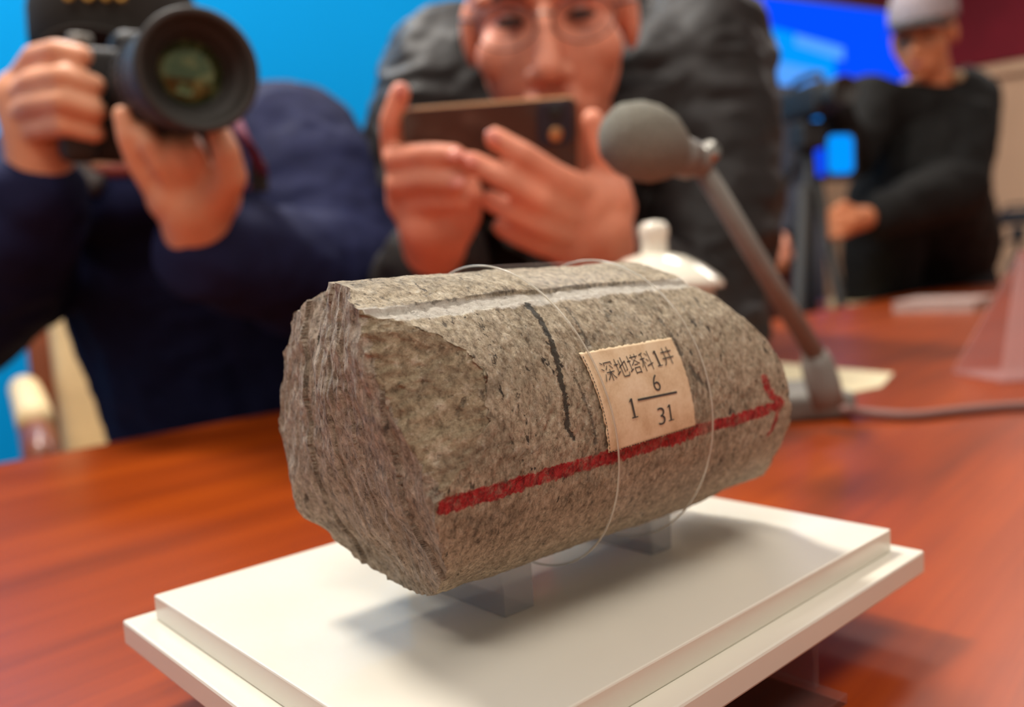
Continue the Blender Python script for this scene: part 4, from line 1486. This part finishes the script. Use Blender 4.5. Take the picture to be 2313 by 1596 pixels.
for f_ in fC: body += chain((hipC, .09), (Vector((f_.x, 2.82, .47)), .055), (f_, .036))
bC = organic('body', body, 0.005, 3, M_SKIN_C, pC, shape=sockets(hcC, hrC))
face_bits(TC, hrC, 1.0, bC)
jk = [('c', nC + Vector((0, 0, -.03)), .085, chC, .165), ('c', chC, .17, hipC, .175), ('c', P(2000, 450, 2.50), .11, P(1990, 640, 2.70), .12)] + chain((nC + Vector((0, 0, -.04)), .08), (sR, .085), (eR, .060), (wR_, .040)) + \
     chain((nC + Vector((0, 0, -.04)), .08), (sL, .10), (eL, .082), (P(1990, 485, 2.19), .052))
organic('jacket', jk, 0.009, 5, M_BLACK2, pC, wrinkles(.012, 9, 8.0))
organic('trousers', sum([chain((hipC, .14), (Vector((f_.x, 2.82, .47)), .08), (f_, .058)) for f_ in fC], []), 0.012, 4, M_TROUSER, pC)
shoes(pC, fC, -0.6)
cpts = [TC((.075 * math.cos(a), .03 - .07 * math.sin(a) * .6, -.128)) for a in [math.radians(-190 + 200 * i / 14) for i in range(15)]]
bm_obj('shirt_collar', tube_bm(catmull(cpts, 4), .014, 10), M_CREAM, pC, True)
organic('hair', [('e', TC((0, .03, .04)), (.080, .086, .075), hrC)], 0.008, 2, M_HAIR, pC)
capC = TC((0, .010, .045))
cC = bm_obj('cap', lathe_bm(prof, MT(capC, hrC) @ Matrix.Diagonal((1.0, 1.12, 1, 1)), 40), M_GREYCAP, pC, True)
rows = []
for j in range(5):
    row = []
    for i in range(NV + 1):
        a = math.radians(-70 + 140 * i / NV)
        ext = .070 * math.cos(a * 0.95) ** 0.8 * j / 4
        row.append(capC + hrC @ Vector((.088 * math.sin(a), -(.088 * 1.12 * math.cos(a) + ext), -.004 - .022 * (math.sin(a)) ** 2 - .012 * j / 4)))
    rows.append(row)
bm_obj('visor', sheet(bmesh.new(), rows, Vector((0, 0, -.003))), M_CAP, cC, True)

# ------------------------------------------------------------------ bystander half hidden between them
pDc = P(1740, 420, 2.9)
pD = empty('person', (pDc.x, 3.0, 0))
tag(pD, 'person in dark navy coat half hidden behind the leaning man', 'person')
hcD, hrD = head_frame(P(1650, 110, 2.95), (0.6, -0.75, -0.2))
prD, TD = head_prims(hcD, hrD, 1.0)
nD = TD((0, .05, -.17)); chD = P(1700, 360, 3.0); hipD = Vector((chD.x, 3.10, .86))
sD1, sD2 = P(1600, 240, 3.0), P(1765, 250, 2.95)
eD2, wD2 = P(1800, 450, 2.85), P(1765, 530, 2.72)
fD = [Vector((hipD.x - .12, 3.10, .08)), Vector((hipD.x + .12, 3.10, .08))]
body = prD + chain((nD, .055), (chD, .09), (hipD, .11)) + chain((nD, .05), (sD1, .045), (P(1560, 430, 2.9), .036), (P(1580, 520, 2.77), .03), (P(1590, 545, 2.72), .034)) + \
       chain((nD, .05), (sD2, .045), (eD2, .036), (wD2, .028), (P(1757, 560, 2.66), .032))
for i in range(4):
    body += chain((P(1742 + 11 * i, 565, 2.64), .012), (P(1738 + 11 * i, 590, 2.63), .011), (P(1740 + 11 * i, 606, 2.65), .009))
body += chain((P(1775, 555, 2.64), .013), (P(1786, 580, 2.64), .010))
for f_ in fD: body += chain((hipD, .09), (Vector((f_.x, 3.06, .47)), .055), (f_, .036))
bD = organic('body', body, 0.0055, 3, M_SKIN_B, pD, shape=sockets(hcD, hrD))
face_bits(TD, hrD, 1.0, bD)
jk = [('c', nD + Vector((0, 0, -.03)), .085, chD, .15), ('c', chD, .15, hipD, .16)] + chain((nD + Vector((0, 0, -.04)), .07), (sD1, .08), (P(1560, 430, 2.9), .065), (P(1578, 505, 2.80), .045)) + \
     chain((nD + Vector((0, 0, -.04)), .07), (sD2, .085), (eD2, .065), (wD2, .044))
organic('coat', jk, 0.009, 5, M_DKNAVY, pD, wrinkles(.010, 9, 11.0))
organic('trousers', sum([chain((hipD, .14), (Vector((f_.x, 3.06, .47)), .08), (f_, .058)) for f_ in fD], []), 0.012, 4, M_TROUSER, pD)
shoes(pD, fD, 0.4)
organic('hair', [('e', TD((0, .025, .05)), (.083, .092, .08), hrD), ('e', TD((0, .045, .01)), (.083, .07, .07), hrD)], 0.007, 2, M_HAIR, pD)

# ------------------------------------------------------------------ tripod with video camera
def tripod_camera(base_px, Y, zc, label, screen, heading, k=1.0):
    c = P(base_px[0], base_px[1], Y)
    t = empty('tripod_camera', (c.x, c.y, 0), heading)
    tag(t, label, 'video camera')
    W = Matrix.Translation((c.x, c.y, 0)) @ Matrix.Rotation(heading, 4, 'Z')
    top = zc - .10
    bm_obj('centre_column', tube_bm([W @ Vector((0, 0, .45)), W @ Vector((0, 0, top))], .014, 12), M_CAMB, t, True)
    for i in range(3):
        a = math.radians(90 + 120 * i)
        lg = bm_obj('tripod_leg', tube_bm([W @ Vector((.02 * math.cos(a), .02 * math.sin(a), top - .10)), W @ Vector((.10 * math.cos(a), .10 * math.sin(a), .55)), W @ Vector((.17 * math.cos(a), .17 * math.sin(a), .012))], [.014, .013, .010], 10), M_RUBBER, t, True)
    bm_obj('tripod_head', box_bm((.07, .06, .07), W @ Matrix.Translation((0, 0, top + .02)), .012), M_CAMB, t)
    bm_obj('pan_handle', tube_bm([W @ Vector((0, .02, top)), W @ Vector((.05, .22, top - .12))], [.008, .011], 10), M_RUBBER, t, True)
    cb = bm_obj('camera_body', box_bm((.066, .16, .075), W @ Matrix.Translation((0, 0, zc)), .012, 3), M_CAMB, t, True)
    bm_obj('camera_lens', lathe_bm([(0, 0), (.028, 0), (.028, .04), (.034, .045), (.034, .07), (.030, .07), (.027, .06), (0, .058)], W @ Matrix.Translation((0, -.08, zc)) @ Matrix.Rotation(math.pi / 2, 4, 'X'), 32), M_RUBBER, t, True)
    bm_obj('carry_handle', tube_bm(catmull([W @ Vector((0, -.06, zc + .034)), W @ Vector((0, -.045, zc + .058)), W @ Vector((0, .045, zc + .058)), W @ Vector((0, .06, zc + .034))], 5), .008, 10), M_CAMB, t, True)
    if screen:
        fl = bm_obj('flip_screen', box_bm((.012, .085, .105), MT(P(1899, 348, Y), Matrix.Rotation(heading, 3, 'Z') @ Matrix.Rotation(math.pi / 2, 3, 'Z')), .003), M_CAMB, t)
        bm = rounded_slab(.072, .094, .003, .016, MT(P(1899, 348, Y - .012), Matrix.Rotation(heading, 3, 'Z')))
        bm_obj('lit_screen', bm, M_SCREEN2, fl)
    return t


tripod_camera((1825, 300), 2.16, P(1825, 232, 2.16).z, 'black video camera on a tripod with a small lit blue screen', True, 0.25)
tripod_camera((2300, 500), 4.3, P(2300, 490, 4.3).z, 'black camera on a tripod beside the beige end wall', False, 0.8)

# ------------------------------------------------------------------ big monitor on a stand
m0, m1 = P(1600, -150, 4.0), P(2060, 62, 4.62)
mdir = Vector((m1.x - m0.x, m1.y - m0.y, 0)); mw = mdir.length; mdir.normalize()
mh = .82
ztop = P(2010, 42, 4.55).z + .02
MRz = math.atan2(mdir.y, mdir.x)
mc = Vector(((m0.x + m1.x) / 2, (m0.y + m1.y) / 2, ztop - mh / 2))
mo = empty('monitor', (mc.x, mc.y, 0), MRz)
tag(mo, 'large monitor on a stand showing a saturated blue slide with pale text', 'monitor')
MM = MT(mc) @ Matrix.Rotation(MRz, 4, 'Z')
bm_obj('monitor_frame', box_bm((mw + .05, .05, mh + .05), MM, .006), M_BEZEL, mo)
sc_ = bm_obj('screen', box_bm((mw, .006, mh), MM @ Matrix.Translation((0, -.026, 0))), M_SCREEN, mo)

def on_screen(x, y):
    """screen-local (x, z) of the slide graphic"""
    nrm = Vector((-mdir.y, mdir.x, 0))
    d = Vector(ray(x, y)); t = (mc - Vector(CP)).dot(nrm) / d.dot(nrm)
    q = MM.inverted() @ (Vector(CP) + d * t)
    return q.x, q.z


def slide(name, quad, y, mat):
    bm = bmesh.new()
    pts_ = [on_screen(*p) for p in quad]
    f_ = [bm.verts.new(MM @ Vector((p[0], y, p[1]))) for p in pts_]
    g_ = [bm.verts.new(MM @ Vector((p[0], y + .003, p[1]))) for p in pts_]
    bm.faces.new(f_); bm.faces.new(g_[::-1])
    for i in range(4): bm.faces.new((f_[i], g_[i], g_[(i + 1) % 4], f_[(i + 1) % 4]))
    bm_obj(name, bm, mat, sc_)


slide('slide_band', [(1640, 40), (1875, 105), (1875, 300), (1640, 300)], -.032, M_SCREEN2)
slide('slide_text', [(1785, 82), (1893, 112), (1893, 140), (1785, 106)], -.035, M_SCREEN3)
slide('slide_text', [(1730, 140), (1850, 165), (1850, 215), (1730, 215)], -.035, M_SCREEN3)
bm_obj('stand_column', tube_bm([MM @ Vector((0, .03, -mh / 2)), Vector((mc.x, mc.y, 0.03)) + MM.to_3x3() @ Vector((0, .03, 0))], .03, 16), M_BEZEL, mo, True)
bm_obj('stand_foot', box_bm((.7, .45, .03), Matrix.Translation((mc.x, mc.y, .015)) @ Matrix.Rotation(MRz, 4, 'Z'), .006), M_BEZEL, mo)

# ------------------------------------------------------------------ desk microphone
MB = PZ(1850, 935, TZ)
mi = empty('desk_microphone', (MB.x, MB.y, TZ), 0.08)
tag(mi, 'grey gooseneck desk microphone with foam windscreen on the table', 'microphone')
bm_obj('base', box_bm((.086, .085, .021), MT((MB.x - .0255, MB.y + .012, TZ + .0105), Matrix.Rotation(0.08, 3, 'Z')), .006, 3), M_MIC, mi, True)
jb = P(1868, 842, .60)
bm_obj('swivel_joint', lathe_bm([(0, -.005), (.011, -.004), (.012, .012), (.0115, .026), (.0085, .036), (0, .038)], MT((jb.x, jb.y, TZ + .022), (Matrix.Rotation(-0.25, 3, 'Y'))), 32), M_MIC, mi, True)
st0, st1 = P(1858, 828, .605), P(1590, 385, .515)
bm_obj('stem', tube_bm([st0, st0.lerp(st1, .5), st1], [.0072, .0066, .0062], 20), M_MIC, mi, True)
nk = P(1562, 362, .512)
hd = P(1455, 322, .495)
bm_obj('head_joint', tube_bm([st1, P(1578, 368, .513), nk], [.0066, .0090, .0105], 20), M_MIC, mi, True)
bm_obj('tilt_knob', lathe_bm([(0, -.004), (.0065, -.004), (.0065, .004), (0, .005)], MT(P(1600, 345, .512), frame((0, 0, 1), (1, 0, 0))), 20), M_SILVER, mi, True)
hx = (nk - hd).normalized()
HR = frame(hx, (0, 1, 0)) * 0.95
pf = [(0, -.0285), (.010, -.0270), (.0175, -.021), (.0222, -.010), (.0232, .000), (.0215, .011), (.0165, .021), (.0115, .0275), (0, .028)]
fm = lathe_bm(pf, MT(hd, HR @ Matrix.Rotation(math.pi / 2, 3, 'Y')), 40)
fo = bm_obj('foam_windscreen', fm, M_FOAM, mi, True)
bm_obj('windscreen_collar', tube_bm([hd + hx * .020, nk], [.0125, .0115], 24), M_MIC, mi, True)
cb0 = PZ(1935, 945, TZ + .004)
cbl = [PZ(1905, 925, TZ + .010), PZ(1945, 930, TZ + .006), PZ(2060, 938, TZ + .004), PZ(2200, 924, TZ + .004), PZ(2330, 915, TZ + .004), PZ(2600, 905, TZ + .004)]
bm_obj('microphone_cable', tube_bm(catmull(cbl, 8), .0036, 12), M_CABLE, mi, True)

# paper under the microphone
pp = [PZ(1690, 815, TZ), PZ(2018, 845, TZ), PZ(1990, 875, TZ), PZ(1800, 912, TZ), PZ(1640, 905, TZ)]
pa = bmesh.new()
lo_ = [pa.verts.new((p.x, p.y, TZ + .0004)) for p in pp]; hi_ = [pa.verts.new((p.x, p.y, TZ + .0012)) for p in pp]
pa.faces.new(lo_[::-1]); pa.faces.new(hi_)
for i in range(len(pp)): pa.faces.new((lo_[i], lo_[(i + 1) % len(pp)], hi_[(i + 1) % len(pp)], hi_[i]))
tag(bm_obj('paper_sheet', pa, M_PAPER2), 'cream paper sheet lying under the microphone base', 'paper')

# lidded cup
cpx = P(1478, 560, .63)
cu_ = empty('lidded_cup', (cpx.x, cpx.y, TZ))
tag(cu_, 'white porcelain lidded tea cup behind the rock core', 'cup')
zt = P(1478, 650, .63).z - TZ
bm_obj('cup_body', lathe_bm([(0, 0), (.026, 0), (.027, .004), (.033, .012), (.038, .03), (.041, .06), (.042, zt), (.039, zt), (.038, .06), (.034, .02), (0, .012)], MT((cpx.x, cpx.y, TZ)), 64), M_CERAMIC, cu_, True)
ld = bm_obj('cup_lid', lathe_bm([(0, .022), (.010, .0215), (.022, .018), (.036, .010), (.046, .002), (.049, -.002), (.049, -.005), (.044, -.005), (.034, .004), (0, .016)], MT((cpx.x, cpx.y, TZ + zt + .004)), 64), M_CERAMIC, cu_, True)
bm_obj('lid_knob', lathe_bm([(.010, 0), (.0095, .005), (.0095, .010), (.0108, .015), (.0108, .019), (.008, .023), (0, .0245)], MT((cpx.x, cpx.y, TZ + zt + .0245)), 32), M_CERAMIC, ld, True)
hp_ = [Vector((cpx.x, cpx.y, TZ)) + Vector((math.cos(a0) * r, math.sin(a0) * r, z)) for a0 in (2.6,) for r, z in ((.038, .025), (.058, .03), (.064, .055), (.055, .078), (.040, .078))]
bm_obj('cup_handle', tube_bm(catmull(hp_, 6), .005, 12), M_CERAMIC, cu_, True)

# booklet far along the table
bp0, bp1 = PZ(2015, 705, TZ), PZ(2200, 703, TZ)
bdir = (bp1 - bp0).normalized(); bln = (bp1 - bp0).length
bdep = Vector((-bdir.y, bdir.x, 0))
bc = bp0 + bdir * bln / 2 + bdep * .085
bkl = empty('booklet', (bc.x, bc.y, TZ), math.atan2(bdir.y, bdir.x))
tag(bkl, 'pale grey booklet lying near the far edge of the table', 'booklet')
BM = MT((bc.x, bc.y, TZ)) @ Matrix.Rotation(math.atan2(bdir.y, bdir.x), 4, 'Z')
bm_obj('pages', box_bm((bln - .004, .166, .016), BM @ Matrix.Translation((0, 0, .0105))), M_BOOK, bkl)
bm_obj('cover', box_bm((bln, .17, .0022), BM @ Matrix.Translation((0, 0, .0200)), .0008), M_BOOK, bkl)
bm_obj('cover', box_bm((bln, .17, .0022), BM @ Matrix.Translation((0, 0, .0012)), .0008), M_BOOK, bkl)

# clear table sign at the right
sg0 = PZ(2262, 866, TZ)
sgd = (PZ(2420, 835, TZ) - PZ(2207, 850, TZ)).normalized()
sgn = Vector((-sgd.y, sgd.x, 0))
sg = empty('table_sign', (sg0.x, sg0.y, TZ))
tag(sg, 'clear acrylic tent shaped name sign on the right of the table', 'sign')
apex = .118
for s in (0, 1):
    q0 = sg0 + sgn * (0 if s == 0 else .075)
    top_ = sg0 + sgn * .0375 + sgd * .045
    bm = bmesh.new()
    rows = [[q0, q0 + sgd * .22], [top_ + Vector((0, 0, apex)), top_ + sgd * .175 + Vector((0, 0, apex))]]
    rows[0] = [Vector((p.x, p.y, TZ + .001)) for p in rows[0]]
    rows[1] = [Vector((p.x, p.y, TZ + apex)) for p in rows[1]]
    sheet(bm, rows, sgn * (.003 if s == 0 else -.003))
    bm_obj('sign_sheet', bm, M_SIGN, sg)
rows = [[Vector((p.x, p.y, TZ + .0008)) for p in (sg0 + sgn * .002, sg0 + sgn * .002 + sgd * .22)], [Vector((p.x, p.y, TZ + .0008)) for p in (sg0 + sgn * .073, sg0 + sgn * .073 + sgd * .22)]]
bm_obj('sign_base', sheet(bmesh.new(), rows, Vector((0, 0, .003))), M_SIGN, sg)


# ------------------------------------------------------------------ armchairs
def armchair(loc, rz, label, backmat, framemat=M_WOOD):
    t = empty('armchair', loc, rz)
    tag(t, label, 'chair', 'conference armchairs')
    W = Matrix.Translation(loc) @ Matrix.Rotation(rz, 4, 'Z')
    B = lambda n, s, p, m, bv=.012, rot=None: bm_obj(n, box_bm(s, W @ Matrix.Translation(p) @ (rot or Matrix.Identity(4)), bv, 3), m, t, True)
    B('seat', (.50, .50, .10), (0, 0, .43), M_CREAM, .03)
    tilt = Matrix.Rotation(-0.14, 4, 'X')
    B('backrest', (.46, .08, .60), (0, .25, .80), backmat, .03, tilt)
    B('back_frame', (.54, .03, .66), (0, .29, .80), framemat, .012, tilt)
    for s in (-1, 1):
        arm = tube_bm(catmull([W @ Vector((s * .28, .26, .70)), W @ Vector((s * .285, .10, .685)), W @ Vector((s * .285, -.12, .675)), W @ Vector((s * .285, -.24, .655)), W @ Vector((s * .285, -.265, .62)), W @ Vector((s * .285, -.245, .595))], 5), .026, 14)
        a_ = bm_obj('armrest', arm, M_WOOD, t, True)
        pad = tube_bm(catmull([W @ Vector((s * .285, .16, .706)), W @ Vector((s * .285, -.05, .698)), W @ Vector((s * .285, -.19, .685))], 5), .027, 14)
        bm_obj('arm_pad', pad, M_CREAM, a_, True)
        bm_obj('leg', tube_bm([W @ Vector((s * .24, -.22, 0)), W @ Vector((s * .25, -.21, .40)), W @ Vector((s * .28, -.20, .65))], [.018, .022, .020], 12), M_WOOD, t, True)
        bm_obj('leg', tube_bm([W @ Vector((s * .22, .30, 0)), W @ Vector((s * .24, .26, .40))], [.018, .024], 12), M_WOOD, t, True)
    return t


cz = Matrix.Rotation(0.55, 3, 'Z')
c1 = P(84, 945, 1.27) - cz @ Vector((-.285, -.24, 0))
armchair(Vector((c1.x, c1.y, 0)), 0.55, 'cream padded wooden armchair beside the navy jacket photographer', M_CREAM)
c2 = Vector((0.82, 2.57, 0))
armchair(Vector((c2.x, c2.y, 0)), 0.25, 'armchair with dark red back behind the tripod camera', M_DKWOOD, M_CREAM)
